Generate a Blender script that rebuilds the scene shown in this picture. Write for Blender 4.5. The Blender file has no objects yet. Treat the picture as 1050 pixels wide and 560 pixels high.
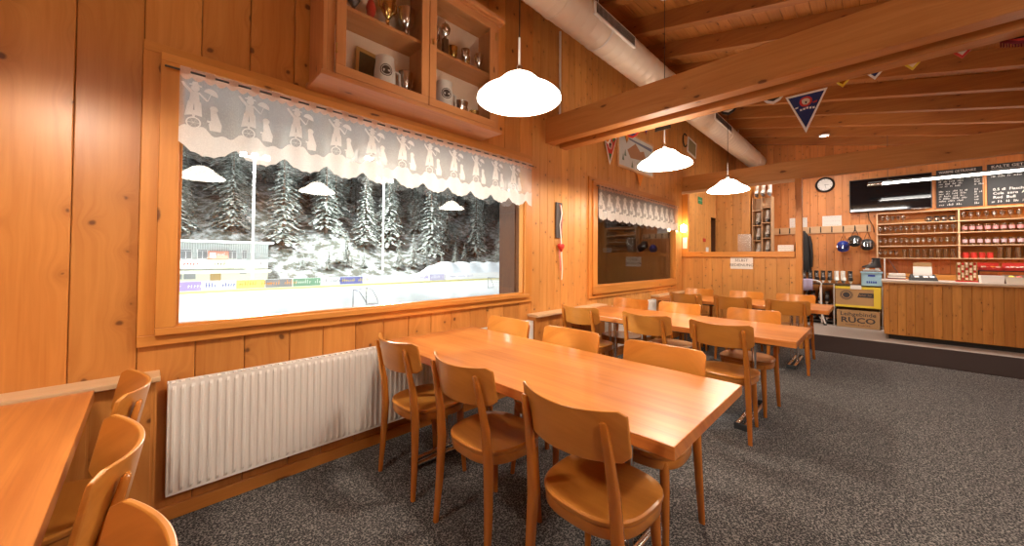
import bpy, math, random
from mathutils import Vector, Matrix, Euler
PI = math.pi
random.seed(7)
SC = bpy.context.scene
COL = SC.collection

# ------------------------------------------------------------------ camera, light, exposure
CAM_H = 1.33
cam_data = bpy.data.cameras.new('camera')
cam = bpy.data.objects.new('camera', cam_data); COL.objects.link(cam)
cam_data.sensor_width = 36.0
cam_data.lens = 374.0 / 1050 * 36
cam_data.shift_y = -(280 - 258.3) / 1050
cam_data.clip_start = 0.02; cam_data.clip_end = 400
yaw, pit, roll = math.radians(45.0), math.radians(0.99), math.radians(0.417)
Fv = Vector((math.cos(yaw)*math.cos(pit), math.sin(yaw)*math.cos(pit), math.sin(pit)))
Rv = Vector((math.sin(yaw), -math.cos(yaw), 0)); Uv = Rv.cross(Fv)
R2 = Rv*math.cos(roll) + Uv*math.sin(roll); U2 = Uv*math.cos(roll) - Rv*math.sin(roll)
m = Matrix((R2, U2, -Fv)).transposed().to_4x4(); m.translation = Vector((0, 0, CAM_H))
cam.matrix_world = m
SC.camera = cam
SC.view_settings.view_transform = 'Standard'; SC.view_settings.look = 'None'
SC.view_settings.exposure = 0.15; SC.view_settings.gamma = 1.0
SC.view_settings.use_curve_mapping = False
SC.cycles.use_denoising = True
SC.cycles.max_bounces = 8; SC.cycles.transparent_max_bounces = 24
SC.cycles.sample_clamp_indirect = 6
SC.cycles.caustics_reflective = False; SC.cycles.caustics_refractive = False

world = bpy.data.worlds.new('night'); SC.world = world; world.use_nodes = True
bg = world.node_tree.nodes['Background']
bg.inputs[0].default_value = (0.20, 0.22, 0.24, 1); bg.inputs[1].default_value = 0.5

WARM = (1.0, 0.84, 0.66); NEUT = (1.0, 0.92, 0.82)
P_PEND = 78.0        # each pendant bulb
E_SHADE = 10.5        # opal glass shade
P_DOWN = 30.0        # ceiling downlights
P_FLOOD = 26000.0    # rink floodlights

def lamp(name, kind, loc, power, color, size=.05, aim=None, spot=None):
    d = bpy.data.lights.new(name, kind); d.energy = power; d.color = color
    if kind in ('POINT', 'SPOT'): d.shadow_soft_size = size
    if kind == 'SPOT': d.spot_size = spot or 2.4; d.spot_blend = .6
    if kind == 'AREA': d.size = size
    o = bpy.data.objects.new(name, d); COL.objects.link(o); o.location = loc
    if aim is not None:
        o.rotation_euler = (Vector(aim) - Vector(loc)).to_track_quat('-Z', 'Y').to_euler()
    return o

# ------------------------------------------------------------------ materials
MATS = {}
def mat_base(name):
    m = bpy.data.materials.new(name); m.use_nodes = True
    nt = m.node_tree; b = nt.nodes['Principled BSDF']
    MATS[name] = m
    return m, nt, b
def plain(name, col, rough=.5, metal=0, spec=.5, emis=None, es=0, coat=0, noise=0, nscale=20):
    m, nt, b = mat_base(name)
    b.inputs['Base Color'].default_value = (*col, 1)
    b.inputs['Roughness'].default_value = rough; b.inputs['Metallic'].default_value = metal
    b.inputs['Specular IOR Level'].default_value = spec; b.inputs['Coat Weight'].default_value = coat
    if emis: b.inputs['Emission Color'].default_value = (*emis, 1); b.inputs['Emission Strength'].default_value = es
    if noise:
        tc = nt.nodes.new('ShaderNodeTexCoord'); n = nt.nodes.new('ShaderNodeTexNoise')
        n.inputs['Scale'].default_value = nscale; n.inputs['Detail'].default_value = 4
        nt.links.new(tc.outputs['Object'], n.inputs['Vector'])
        mx = nt.nodes.new('ShaderNodeMix'); mx.data_type = 'RGBA'
        mx.inputs['A'].default_value = (*[c*(1-noise) for c in col], 1)
        mx.inputs['B'].default_value = (*[min(1, c*(1+noise)) for c in col], 1)
        nt.links.new(n.outputs['Fac'], mx.inputs['Factor']); nt.links.new(mx.outputs['Result'], b.inputs['Base Color'])
    return m
def math_node(nt, op, a, b=None, c=None):
    n = nt.nodes.new('ShaderNodeMath'); n.operation = op
    for i, v in enumerate((a, b, c)):
        if v is None: continue
        if isinstance(v, (int, float)): n.inputs[i].default_value = v
        else: nt.links.new(v, n.inputs[i])
    return n.outputs[0]
def wood(name, c1, c2, axis='z', knots=.0, rough=.33, coat=0, gs=34, ls=1.6, var=.25, knotcol=(.10, .028, .008), ks=(4.6, 2.4), bump=.08, cr_=.18):
    m, nt, b = mat_base(name); L = nt.links.new
    tc = nt.nodes.new('ShaderNodeTexCoord'); sp = nt.nodes.new('ShaderNodeSeparateXYZ'); L(tc.outputs['Object'], sp.inputs[0])
    at = nt.nodes.new('ShaderNodeAttribute'); at.attribute_name = 'rnd'; rnd = at.outputs['Fac']
    X, Y, Z = sp.outputs
    if axis == 'z': u, v = math_node(nt, 'ADD', X, Y), Z
    elif axis == 'x': u, v = math_node(nt, 'ADD', Y, Z), X
    else: u, v = math_node(nt, 'ADD', X, Z), Y
    off = math_node(nt, 'MULTIPLY', rnd, 37.0)
    def vec(a, c):
        cb = nt.nodes.new('ShaderNodeCombineXYZ')
        L(math_node(nt, 'MULTIPLY', u, a), cb.inputs[0])
        L(math_node(nt, 'MULTIPLY_ADD', v, c, off), cb.inputs[1]); L(off, cb.inputs[2]); return cb.outputs[0]
    # knots: one per Voronoi cell, kept only for some cells
    vo = nt.nodes.new('ShaderNodeTexVoronoi'); vo.inputs['Scale'].default_value = 1.0
    vo.voronoi_dimensions = '2D'
    wn = nt.nodes.new('ShaderNodeTexNoise'); wn.inputs['Scale'].default_value = 3; L(vec(6, 6), wn.inputs['Vector'])
    vk = vec(*ks)
    va = nt.nodes.new('ShaderNodeVectorMath'); va.operation = 'MULTIPLY_ADD'
    L(wn.outputs['Color'], va.inputs[0]); va.inputs[1].default_value = (.10, .10, 0); L(vk, va.inputs[2])
    L(va.outputs[0], vo.inputs['Vector'])
    dist = vo.outputs['Distance']
    sc = nt.nodes.new('ShaderNodeSeparateColor'); L(vo.outputs['Color'], sc.inputs[0])
    rad = math_node(nt, 'MULTIPLY', math_node(nt, 'GREATER_THAN', sc.outputs[0], 1-knots), math_node(nt, 'MULTIPLY_ADD', sc.outputs[1], .035, .018))
    near = math_node(nt, 'DIVIDE', math_node(nt, 'SUBTRACT', math_node(nt, 'MULTIPLY', rad, 1.6), dist), .035)
    kf = nt.nodes.new('ShaderNodeClamp'); L(near, kf.inputs[0])
    halo = math_node(nt, 'MULTIPLY', math_node(nt, 'EXPONENT', math_node(nt, 'MULTIPLY', dist, -9.0)), math_node(nt, 'GREATER_THAN', sc.outputs[0], 1-knots))
    # grain
    g = nt.nodes.new('ShaderNodeTexNoise'); g.inputs['Detail'].default_value = 5; g.inputs['Roughness'].default_value = .6
    g.inputs['Scale'].default_value = 1.0; g.inputs['Distortion'].default_value = .6
    cb = nt.nodes.new('ShaderNodeCombineXYZ')
    L(math_node(nt, 'MULTIPLY_ADD', u, gs, math_node(nt, 'MULTIPLY', halo, 4.0)), cb.inputs[0])
    L(math_node(nt, 'MULTIPLY_ADD', v, ls, off), cb.inputs[1]); L(off, cb.inputs[2]); L(cb.outputs[0], g.inputs['Vector'])
    g2 = nt.nodes.new('ShaderNodeTexNoise'); g2.inputs['Scale'].default_value = 1; g2.inputs['Detail'].default_value = 2; L(vec(5, .7), g2.inputs['Vector'])
    f = math_node(nt, 'ADD', math_node(nt, 'MULTIPLY', g.outputs['Fac'], .75), math_node(nt, 'MULTIPLY', g2.outputs['Fac'], .55))
    cr = nt.nodes.new('ShaderNodeValToRGB'); cr.color_ramp.elements[0].position = .42; cr.color_ramp.elements[1].position = .88
    cr.color_ramp.elements[0].color = (*c2, 1); cr.color_ramp.elements[1].color = (*c1, 1); L(f, cr.inputs[0])
    hs = nt.nodes.new('ShaderNodeHueSaturation'); L(cr.outputs[0], hs.inputs['Color'])
    L(math_node(nt, 'MULTIPLY_ADD', rnd, var, 1 - var*.5), hs.inputs['Value'])
    mx = nt.nodes.new('ShaderNodeMix'); mx.data_type = 'RGBA'; L(hs.outputs[0], mx.inputs['A'])
    mx.inputs['B'].default_value = (*[k*.6+c*.4 for k, c in zip(knotcol, c2)], 1); L(math_node(nt, 'MULTIPLY', halo, .5), mx.inputs['Factor'])
    mx2 = nt.nodes.new('ShaderNodeMix'); mx2.data_type = 'RGBA'; L(mx.outputs['Result'], mx2.inputs['A'])
    mx2.inputs['B'].default_value = (*knotcol, 1); L(math_node(nt, 'MULTIPLY', kf.outputs[0], .85), mx2.inputs['Factor'])
    L(mx2.outputs['Result'], b.inputs['Base Color'])
    b.inputs['Roughness'].default_value = rough; b.inputs['Coat Weight'].default_value = coat; b.inputs['Coat Roughness'].default_value = cr_
    if bump:
        bp = nt.nodes.new('ShaderNodeBump'); bp.inputs['Strength'].default_value = bump; bp.inputs['Distance'].default_value = .002
        L(g.outputs['Fac'], bp.inputs['Height']); L(bp.outputs[0], b.inputs['Normal'])
    return m

PINE1, PINE2 = (.68, .295, .075), (.51, .180, .036)
M = {}
M['pine_wall'] = wood('pine_wall', PINE1, PINE2, 'z', .82, .36, ks=(4.6, 4.2), var=.26)
M['pine_wall_fine'] = wood('pine_wall_fine', (.72, .355, .105), (.56, .235, .055), 'z', .62, .38, ks=(7.5, 6.5), var=.2)
M['pine_back'] = wood('pine_back', (.76, .31, .095), (.60, .205, .05), 'z', .62, .38, ks=(7.5, 6.5), var=.25)
M['pine_counter'] = wood('pine_counter', (.62, .28, .062), (.45, .165, .030), 'z', .8, .40, ks=(10, 5), var=.3)
M['pine_x'] = wood('pine_x', (.70, .30, .065), (.55, .205, .038), 'x', .3, .38, ks=(7, 2), var=.1)
M['pine_z'] = wood('pine_z', (.70, .30, .065), (.55, .205, .038), 'z', .3, .38, ks=(7, 2), var=.1)
M['pine_y'] = wood('pine_y', (.70, .30, .065), (.55, .205, .038), 'y', .3, .38, ks=(7, 2), var=.1)
M['beam'] = wood('beam', (.47, .185, .040), (.31, .100, .020), 'y', .8, .58, ks=(6, 2.4), var=.2)
M['deck'] = wood('deck', (.50, .20, .046), (.34, .115, .024), 'x', .5, .5, ks=(5, 2), var=.35)
M['cab_wood'] = wood('cab_wood', (.60, .27, .10), (.48, .185, .06), 'z', .25, .4, ks=(6, 2.5), var=.1)
M['cab_wood_x'] = wood('cab_wood_x', (.60, .27, .10), (.48, .185, .06), 'x', .25, .4, ks=(6, 2.5), var=.1)
M['pale_wood_x'] = wood('pale_wood_x', (.72, .50, .30), (.62, .40, .22), 'x', 0, .4, var=.1)
M['pale_wood'] = wood('pale_wood', (.76, .50, .29), (.64, .38, .19), 'y', 0, .4, var=.1)
M['table_top'] = wood('table_top', (.64, .245, .058), (.38, .105, .019), 'y', 0, .32, coat=.3, cr_=.08, gs=30, ls=1.1, bump=.2)
M['chair_wood'] = wood('chair_wood', (.60, .245, .044), (.44, .155, .022), 'y', 0, .28, coat=.32, gs=22, ls=2.5, bump=.03)
M['chair_leg'] = wood('chair_leg', (.54, .19, .028), (.40, .12, .015), 'z', 0, .26, coat=.4, gs=30, ls=2.5, bump=.02)
M['tie_wood'] = wood('tie_wood', (.58, .26, .075), (.42, .16, .038), 'y', .75, .5, ks=(6, 2.4), var=.1)
M['header_wood'] = wood('header_wood', (.70, .36, .12), (.54, .24, .065), 'y', .4, .42, ks=(4, 1.6), var=.1)
M['dark_wood'] = wood('dark_wood', (.12, .05, .02), (.07, .028, .012), 'z', 0, .5)
M['white_metal'] = plain('white_metal', (.80, .76, .72), .35)
M['duct'] = plain('duct', (.78, .68, .56), .38, .08, noise=.06, nscale=3)
M['chrome'] = plain('chrome', (.75, .75, .75), .12, 1)
M['black'] = plain('black', (.012, .012, .012), .35)
M['black_matte'] = plain('black_matte', (.02, .018, .018), .75)
M['dark_groove'] = plain('dark_groove', (.10, .035, .010), .9)
M['rubber'] = plain('rubber', (.015, .015, .015), .7)
M['paper'] = plain('paper', (.85, .82, .78), .7)
M['cream'] = plain('cream', (.88, .68, .50), .6)
M['ink'] = plain('ink', (.06, .05, .05), .8)
M['white'] = plain('white', (.85, .84, .82), .5)
M['red'] = plain('red', (.55, .03, .02), .5)
M['blue'] = plain('blue', (.02, .05, .35), .3)
M['navy'] = plain('navy', (.012, .025, .13), .8)
M['yellow'] = plain('yellow', (.80, .60, .05), .5)
M['green'] = plain('green', (.03, .22, .08), .6)
M['orange'] = plain('orange', (.85, .30, .04), .6)
M['pink_print'] = plain('pink_print', (.62, .28, .28), .5)
M['mauve_print'] = plain('mauve_print', (.60, .42, .45), .5)
M['lilac'] = plain('lilac', (.45, .40, .60), .7)
M['violet'] = plain('violet', (.35, .22, .65), .6)
M['brass'] = plain('brass', (.60, .42, .15), .3, 1)
M['silver'] = plain('silver', (.75, .72, .68), .2, 1)
M['gold'] = plain('gold', (.75, .50, .16), .22, 1)
M['cardboard'] = plain('cardboard', (.45, .27, .12), .8, noise=.08, nscale=9)
M['crate_blue'] = plain('crate_blue', (.30, .50, .62), .45)
M['mat_brown'] = plain('mat_brown', (.022, .013, .011), .95, spec=.1, noise=.12, nscale=60)
M['floor_stone'] = plain('floor_stone', (.33, .28, .245), .8, noise=.25, nscale=45)
M['plaster'] = plain('plaster', (.55, .50, .45), .8)
M['steel_dark'] = plain('steel_dark', (.10, .10, .10), .35, .8)
M['annex'] = plain('annex', (.035, .025, .02), .8)
M['snow'] = plain('snow', (.82, .86, .90), .7, noise=.06, nscale=.4)
M['ice'] = plain('ice', (.80, .86, .88), .12, noise=.05, nscale=.15)
M['building'] = plain('building', (.70, .68, .55), .8)
M['bark'] = plain('bark', (.12, .09, .07), .9, noise=.3, nscale=6)
M['skate_black'] = plain('skate_black', (.02, .02, .022), .35)
M['skate_white'] = plain('skate_white', (.88, .86, .82), .45)
M['ceramic'] = plain('ceramic', (.75, .70, .62), .25)
M['shade_grey'] = plain('shade_grey', (.25, .26, .27), .5)
M['glow_floor'] = plain('tube_glow', (1, 1, 1), .5, emis=(1, .95, .88), es=14)
M['down_glow'] = plain('down_glow', (1, 1, 1), .5, emis=(1, .9, .78), es=20)
M['flood_glow'] = plain('flood_glow', (1, 1, 1), .5, emis=(1, 1, .95), es=160)

def shade_mat():
    m, nt, b = mat_base('opal_glass')
    b.inputs['Base Color'].default_value = (.9, .88, .84, 1); b.inputs['Roughness'].default_value = .15
    b.inputs['Emission Color'].default_value = (1, .90, .76, 1); b.inputs['Emission Strength'].default_value = E_SHADE
    return m
M['opal'] = shade_mat()
def sconce_mat():
    m, nt, b = mat_base('sconce_glass')
    b.inputs['Emission Color'].default_value = (1, .78, .48, 1); b.inputs['Emission Strength'].default_value = 26
    return m
M['sconce'] = sconce_mat()

def pane_mat(name, tint=(1, 1, 1), ior=1.5, rough=0.0, base=.075):
    m = bpy.data.materials.new(name); m.use_nodes = True; nt = m.node_tree; nt.nodes.clear()
    out = nt.nodes.new('ShaderNodeOutputMaterial'); mx = nt.nodes.new('ShaderNodeMixShader')
    t = nt.nodes.new('ShaderNodeBsdfTransparent'); t.inputs[0].default_value = (*tint, 1)
    g = nt.nodes.new('ShaderNodeBsdfGlossy'); g.inputs['Roughness'].default_value = rough
    vt = nt.nodes.new('ShaderNodeLayerWeight'); vt.inputs[0].default_value = .5
    c5 = math_node(nt, 'POWER', vt.outputs['Facing'], 5.0)
    fac = math_node(nt, 'MULTIPLY_ADD', c5, .70, base)
    nt.links.new(fac, mx.inputs[0]); nt.links.new(t.outputs[0], mx.inputs[1]); nt.links.new(g.outputs[0], mx.inputs[2])
    nt.links.new(mx.outputs[0], out.inputs[0]); MATS[name] = m
    return m
M['pane'] = pane_mat('window_glass')
M['pane_cab'] = pane_mat('cabinet_glass')
M['drinkglass'] = pane_mat('drinking_glass', (.90, .90, .90), rough=.12, base=.28)

def lace_mat(name, fac, col=(.88, .84, .80)):
    m = bpy.data.materials.new(name); m.use_nodes = True; nt = m.node_tree; nt.nodes.clear(); L = nt.links.new
    out = nt.nodes.new('ShaderNodeOutputMaterial'); mx = nt.nodes.new('ShaderNodeMixShader')
    t = nt.nodes.new('ShaderNodeBsdfTransparent')
    d = nt.nodes.new('ShaderNodeBsdfDiffuse'); d.inputs[0].default_value = (*col, 1)
    tr = nt.nodes.new('ShaderNodeBsdfTranslucent'); tr.inputs[0].default_value = (*col, 1)
    m2 = nt.nodes.new('ShaderNodeMixShader'); m2.inputs[0].default_value = .35; L(d.outputs[0], m2.inputs[1]); L(tr.outputs[0], m2.inputs[2])
    tc = nt.nodes.new('ShaderNodeTexCoord'); vo = nt.nodes.new('ShaderNodeTexVoronoi'); vo.inputs['Scale'].default_value = 260
    L(tc.outputs['Object'], vo.inputs['Vector'])
    f = math_node(nt, 'MULTIPLY_ADD', vo.outputs['Distance'], .25, fac - .10)
    L(f, mx.inputs[0]); L(t.outputs[0], mx.inputs[1]); L(m2.outputs[0], mx.inputs[2]); L(mx.outputs[0], out.inputs[0]); MATS[name] = m
    return m
M['lace_sheer'] = lace_mat('lace_sheer', .42)
M['lace_dense'] = lace_mat('lace_dense', .88)
M['lace_head'] = lace_mat('lace_head', .9, (.80, .55, .42))

def carpet_mat():
    m, nt, b = mat_base('carpet'); L = nt.links.new
    tc = nt.nodes.new('ShaderNodeTexCoord')
    n = nt.nodes.new('ShaderNodeTexNoise'); n.inputs['Scale'].default_value = 120; n.inputs['Detail'].default_value = 3; n.inputs['Roughness'].default_value = .7
    v = nt.nodes.new('ShaderNodeTexVoronoi'); v.inputs['Scale'].default_value = 130
    L(tc.outputs['Object'], n.inputs['Vector']); L(tc.outputs['Object'], v.inputs['Vector'])
    f = math_node(nt, 'ADD', math_node(nt, 'MULTIPLY', n.outputs['Fac'], .7), math_node(nt, 'MULTIPLY', v.outputs['Distance'], .45))
    cr = nt.nodes.new('ShaderNodeValToRGB'); e = cr.color_ramp.elements
    e[0].position = .44; e[0].color = (.014, .015, .018, 1); e[1].position = .72; e[1].color = (.22, .205, .195, 1)
    x = cr.color_ramp.elements.new(.57); x.color = (.043, .042, .044, 1)
    L(f, cr.inputs[0]); L(cr.outputs[0], b.inputs['Base Color']); b.inputs['Roughness'].default_value = .95
    b.inputs['Specular IOR Level'].default_value = .2
    bp = nt.nodes.new('ShaderNodeBump'); bp.inputs['Strength'].default_value = .6; bp.inputs['Distance'].default_value = .004
    L(f, bp.inputs['Height']); L(bp.outputs[0], b.inputs['Normal'])
    return m
M['carpet'] = carpet_mat()

def foliage_mat():
    m, nt, b = mat_base('snowy_foliage'); L = nt.links.new
    tc = nt.nodes.new('ShaderNodeTexCoord'); n = nt.nodes.new('ShaderNodeTexNoise'); n.inputs['Scale'].default_value = 1.6; n.inputs['Detail'].default_value = 5
    L(tc.outputs['Object'], n.inputs['Vector'])
    at = nt.nodes.new('ShaderNodeAttribute'); at.attribute_name = 'rnd'
    f = math_node(nt, 'ADD', n.outputs['Fac'], math_node(nt, 'MULTIPLY', at.outputs['Fac'], .5))
    cr = nt.nodes.new('ShaderNodeValToRGB'); e = cr.color_ramp.elements
    e[0].position = .50; e[0].color = (.13, .15, .12, 1); e[1].position = .92; e[1].color = (.56, .60, .57, 1)  # dark tone raised, snow tone lowered: pale haze put into the colour
    L(f, cr.inputs[0]); L(cr.outputs[0], b.inputs['Base Color']); b.inputs['Roughness'].default_value = .8
    return m
M['foliage'] = foliage_mat()
def hill_mat():
    m, nt, b = mat_base('snowy_slope'); L = nt.links.new
    tc = nt.nodes.new('ShaderNodeTexCoord'); n = nt.nodes.new('ShaderNodeTexNoise'); n.inputs['Scale'].default_value = .8; n.inputs['Detail'].default_value = 8
    n.inputs['Roughness'].default_value = .75
    L(tc.outputs['Object'], n.inputs['Vector'])
    cr = nt.nodes.new('ShaderNodeValToRGB'); e = cr.color_ramp.elements
    e[0].position = .45; e[0].color = (.07, .08, .065, 1); e[1].position = .68; e[1].color = (.62, .65, .66, 1)
    L(n.outputs['Fac'], cr.inputs[0]); L(cr.outputs[0], b.inputs['Base Color']); b.inputs['Roughness'].default_value = .9
    return m
M['hill'] = hill_mat()

# ------------------------------------------------------------------ mesh building
class MB:
    def __init__(s): s.v = []; s.f = []; s.m = []; s.r = []; s.rv = None
    def add(s, vs, fs, mi=0, r=None):
        o = len(s.v); s.v += [tuple(p) for p in vs]
        r = random.random() if r is None else r
        for f in fs: s.f.append([o+i for i in f]); s.m.append(mi); s.r.append(r)
        return s
    def box(s, x0, y0, z0, x1, y1, z1, mi=0, r=None):
        if x0 > x1: x0, x1 = x1, x0
        if y0 > y1: y0, y1 = y1, y0
        if z0 > z1: z0, z1 = z1, z0
        vs = [(x0,y0,z0),(x1,y0,z0),(x1,y1,z0),(x0,y1,z0),(x0,y0,z1),(x1,y0,z1),(x1,y1,z1),(x0,y1,z1)]
        return s.add(vs, [(0,3,2,1),(4,5,6,7),(0,1,5,4),(1,2,6,5),(2,3,7,6),(3,0,4,7)], mi, r)
    def hexa(s, b, t, mi=0, r=None):     # four bottom points and four top points
        return s.add(list(b)+list(t), [(0,3,2,1),(4,5,6,7),(0,1,5,4),(1,2,6,5),(2,3,7,6),(3,0,4,7)], mi, r)
    def rings(s, rings, closed=True, cap=True, mi=0, r=None):
        n = len(rings[0]); vs = [p for rg in rings for p in rg]; fs = []
        for i in range(len(rings)-1):
            for j in range(n if closed else n-1):
                k = (j+1) % n
                fs.append((i*n+j, i*n+k, (i+1)*n+k, (i+1)*n+j))
        if cap:
            fs.append(tuple(reversed(range(n)))); b = (len(rings)-1)*n; fs.append(tuple(range(b, b+n)))
        return s.add(vs, fs, mi, r)
    def tube(s, pts, rad, n=8, mi=0, r=None, flat=None):
        pts = [Vector(p) for p in pts]
        if isinstance(rad, (int, float)): rad = [rad]*len(pts)
        rg = []; prev = None
        for i, p in enumerate(pts):
            t = (pts[min(i+1, len(pts)-1)] - pts[max(i-1, 0)]).normalized()
            if prev is None:
                a = Vector((0, 0, 1)) if abs(t.z) < .9 else Vector((0, 1, 0))
                x = t.cross(a).normalized()
            else: x = (prev - t*prev.dot(t)).normalized()
            prev = x; y = t.cross(x)
            q = rad[i]
            rg.append([p + x*math.cos(2*PI*j/n)*q + y*math.sin(2*PI*j/n)*q*(flat or 1) for j in range(n)])
        return s.rings(rg, mi=mi, r=r)
    def lathe(s, prof, c=(0, 0, 0), n=20, mi=0, r=None, cap=False, axis='z'):
        rg = []
        for rr, z in prof:
            ring = []
            for j in range(n):
                a = 2*PI*j/n; p = (rr*math.cos(a), rr*math.sin(a), z)
                if axis == 'x': p = (p[2], p[0], p[1])
                if axis == 'y': p = (p[1], p[2], p[0])
                ring.append((c[0]+p[0], c[1]+p[1], c[2]+p[2]))
            rg.append(ring)
        return s.rings(rg, cap=cap, mi=mi, r=r)
    def sphere(s, c, rx, ry=None, rz=None, n=12, k=8, mi=0, r=None):
        ry = ry or rx; rz = rz or rx
        rg = []
        for i in range(k+1):
            t = PI*i/k; sr = max(math.sin(t), .002)
            rg.append([(c[0]+rx*sr*math.cos(2*PI*j/n), c[1]+ry*sr*math.sin(2*PI*j/n), c[2]-rz*math.cos(t)) for j in range(n)])
        return s.rings(rg, mi=mi, r=r)
    def prism(s, poly, fn, d0, d1, mi=0, r=None):   # 2D outline, fn(a, b, depth) -> point
        n = len(poly); vs = [fn(a, b, d0) for a, b in poly] + [fn(a, b, d1) for a, b in poly]
        fs = [tuple(range(n)), tuple(range(2*n-1, n-1, -1))] + [(i, (i+1) % n+n*0, (i+1) % n + n, i+n) for i in range(n)]
        return s.add(vs, fs, mi, r)
    def xf(s, mtx):
        s.v = [tuple(mtx @ Vector(p)) for p in s.v]; return s
    def build(s, name, mats, parent=None, smooth=False, bevel=0, label=None, origin=None, seg=2, fixn=True):
        if origin is not None: s.v = [(p[0]-origin[0], p[1]-origin[1], p[2]-origin[2]) for p in s.v]
        me = bpy.data.meshes.new(name); me.from_pydata(s.v, [], s.f)
        if not isinstance(mats, (list, tuple)): mats = [mats]
        for m_ in mats: me.materials.append(m_)
        me.polygons.foreach_set('material_index', s.m)
        a = me.attributes.new('rnd', 'FLOAT', 'FACE'); a.data.foreach_set('value', s.r)
        if smooth: me.polygons.foreach_set('use_smooth', [True]*len(s.f))
        me.update()
        if fixn:
            import bmesh
            bm = bmesh.new(); bm.from_mesh(me); bmesh.ops.recalc_face_normals(bm, faces=bm.faces); bm.to_mesh(me); bm.free()
        if smooth: 
            try: me.set_sharp_from_angle(angle=math.radians(38))
            except Exception: pass
        o = bpy.data.objects.new(name, me); COL.objects.link(o)
        if origin is not None: o.location = origin
        if parent: o.parent = parent
        if bevel:
            b = o.modifiers.new('bevel', 'BEVEL'); b.width = bevel; b.segments = seg; b.limit_method = 'ANGLE'; b.angle_limit = math.radians(40)
        if label: o['label'] = label
        return o
def base_of(mb):
    xs, ys, zs = zip(*mb.v); return ((min(xs)+max(xs))/2, (min(ys)+max(ys))/2, min(zs))
def tag(o, label, cat, group=None, kind=None):
    if label: o['label'] = label
    if cat: o['category'] = cat
    if group: o['group'] = group
    if kind: o['kind'] = kind
    return o
def thing(name, label, cat, loc=(0, 0, 0), rz=0, group=None):
    o = bpy.data.objects.new(name, None); COL.objects.link(o); o.location = loc; o.rotation_euler = (0, 0, rz)
    o.empty_display_size = .1
    return tag(o, label, cat, group)
def solo(mb, name, mats, label, cat, group=None, **k):      # a thing that is one mesh
    return tag(mb.build(name, mats, origin=base_of(mb), **k), label, cat, group)
def struct(mb, name, mats, **k):
    o = mb.build(name, mats, **k)
    if 'parent' not in k: o['kind'] = 'structure'
    return o
def dup(root, loc=None, rz=None, label=None, group=None):
    c = root.copy(); COL.objects.link(c)
    if loc is not None: c.location = loc
    if rz is not None: c.rotation_euler = (0, 0, rz)
    if label: c['label'] = label
    if group: c['group'] = group
    for ch in list(root.children):
        d = ch.copy(); COL.objects.link(d); d.parent = c
        for g in list(ch.children):
            e = g.copy(); COL.objects.link(e); e.parent = d
    return c
FACE_NX = Matrix(((0, 0, -1), (-1, 0, 0), (0, 1, 0)))     # text on a surface seen looking along +X
FACE_NY = Matrix(((1, 0, 0), (0, 0, -1), (0, 1, 0)))      # seen looking along +Y
def text(body, size, pos, face, mat_, name='lettering', parent=None, align='CENTER', depth=.0006, sx=1.0, bold=0):
    cu = bpy.data.curves.new('t', 'FONT'); cu.body = body; cu.size = size; cu.align_x = align; cu.align_y = 'CENTER'
    cu.extrude = depth; cu.resolution_u = 2; cu.offset = bold
    o = bpy.data.objects.new('t', cu); COL.objects.link(o)
    dg = bpy.context.evaluated_depsgraph_get(); dg.update()
    me = bpy.data.meshes.new_from_object(o.evaluated_get(dg)); bpy.data.objects.remove(o); 
    r3 = face
    for v in me.vertices: v.co = r3 @ Vector((v.co.x*sx, v.co.y, v.co.z)) + Vector(pos)
    me.materials.clear(); me.materials.append(mat_)
    ob = bpy.data.objects.new(name, me); COL.objects.link(ob)
    if parent: ob.parent = parent
    return ob
def scribble(mb, x0, x1, h, fn, mi=0, word=.02):   # rows of short strokes: handwriting too small to read
    x = x0
    while x < x1:
        w = random.uniform(.35, 1.3)*word
        n = max(2, int(w/(h*.45)))
        for i in range(n):
            a = x + w*i/n; hh = h*random.choice((.55, .6, .9, 1))
            mb.add([fn(a, -h*.3), fn(a+h*.14, -h*.3), fn(a+h*.22, hh-h*.3), fn(a+h*.08, hh-h*.3)], [(0, 1, 2, 3)], mi)
            if random.random() < .6:
                mb.add([fn(a, 0), fn(a+h*.4, h*.05), fn(a+h*.4, h*.17), fn(a, h*.13)], [(0, 1, 2, 3)], mi)
        x += w + h*.8

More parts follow.
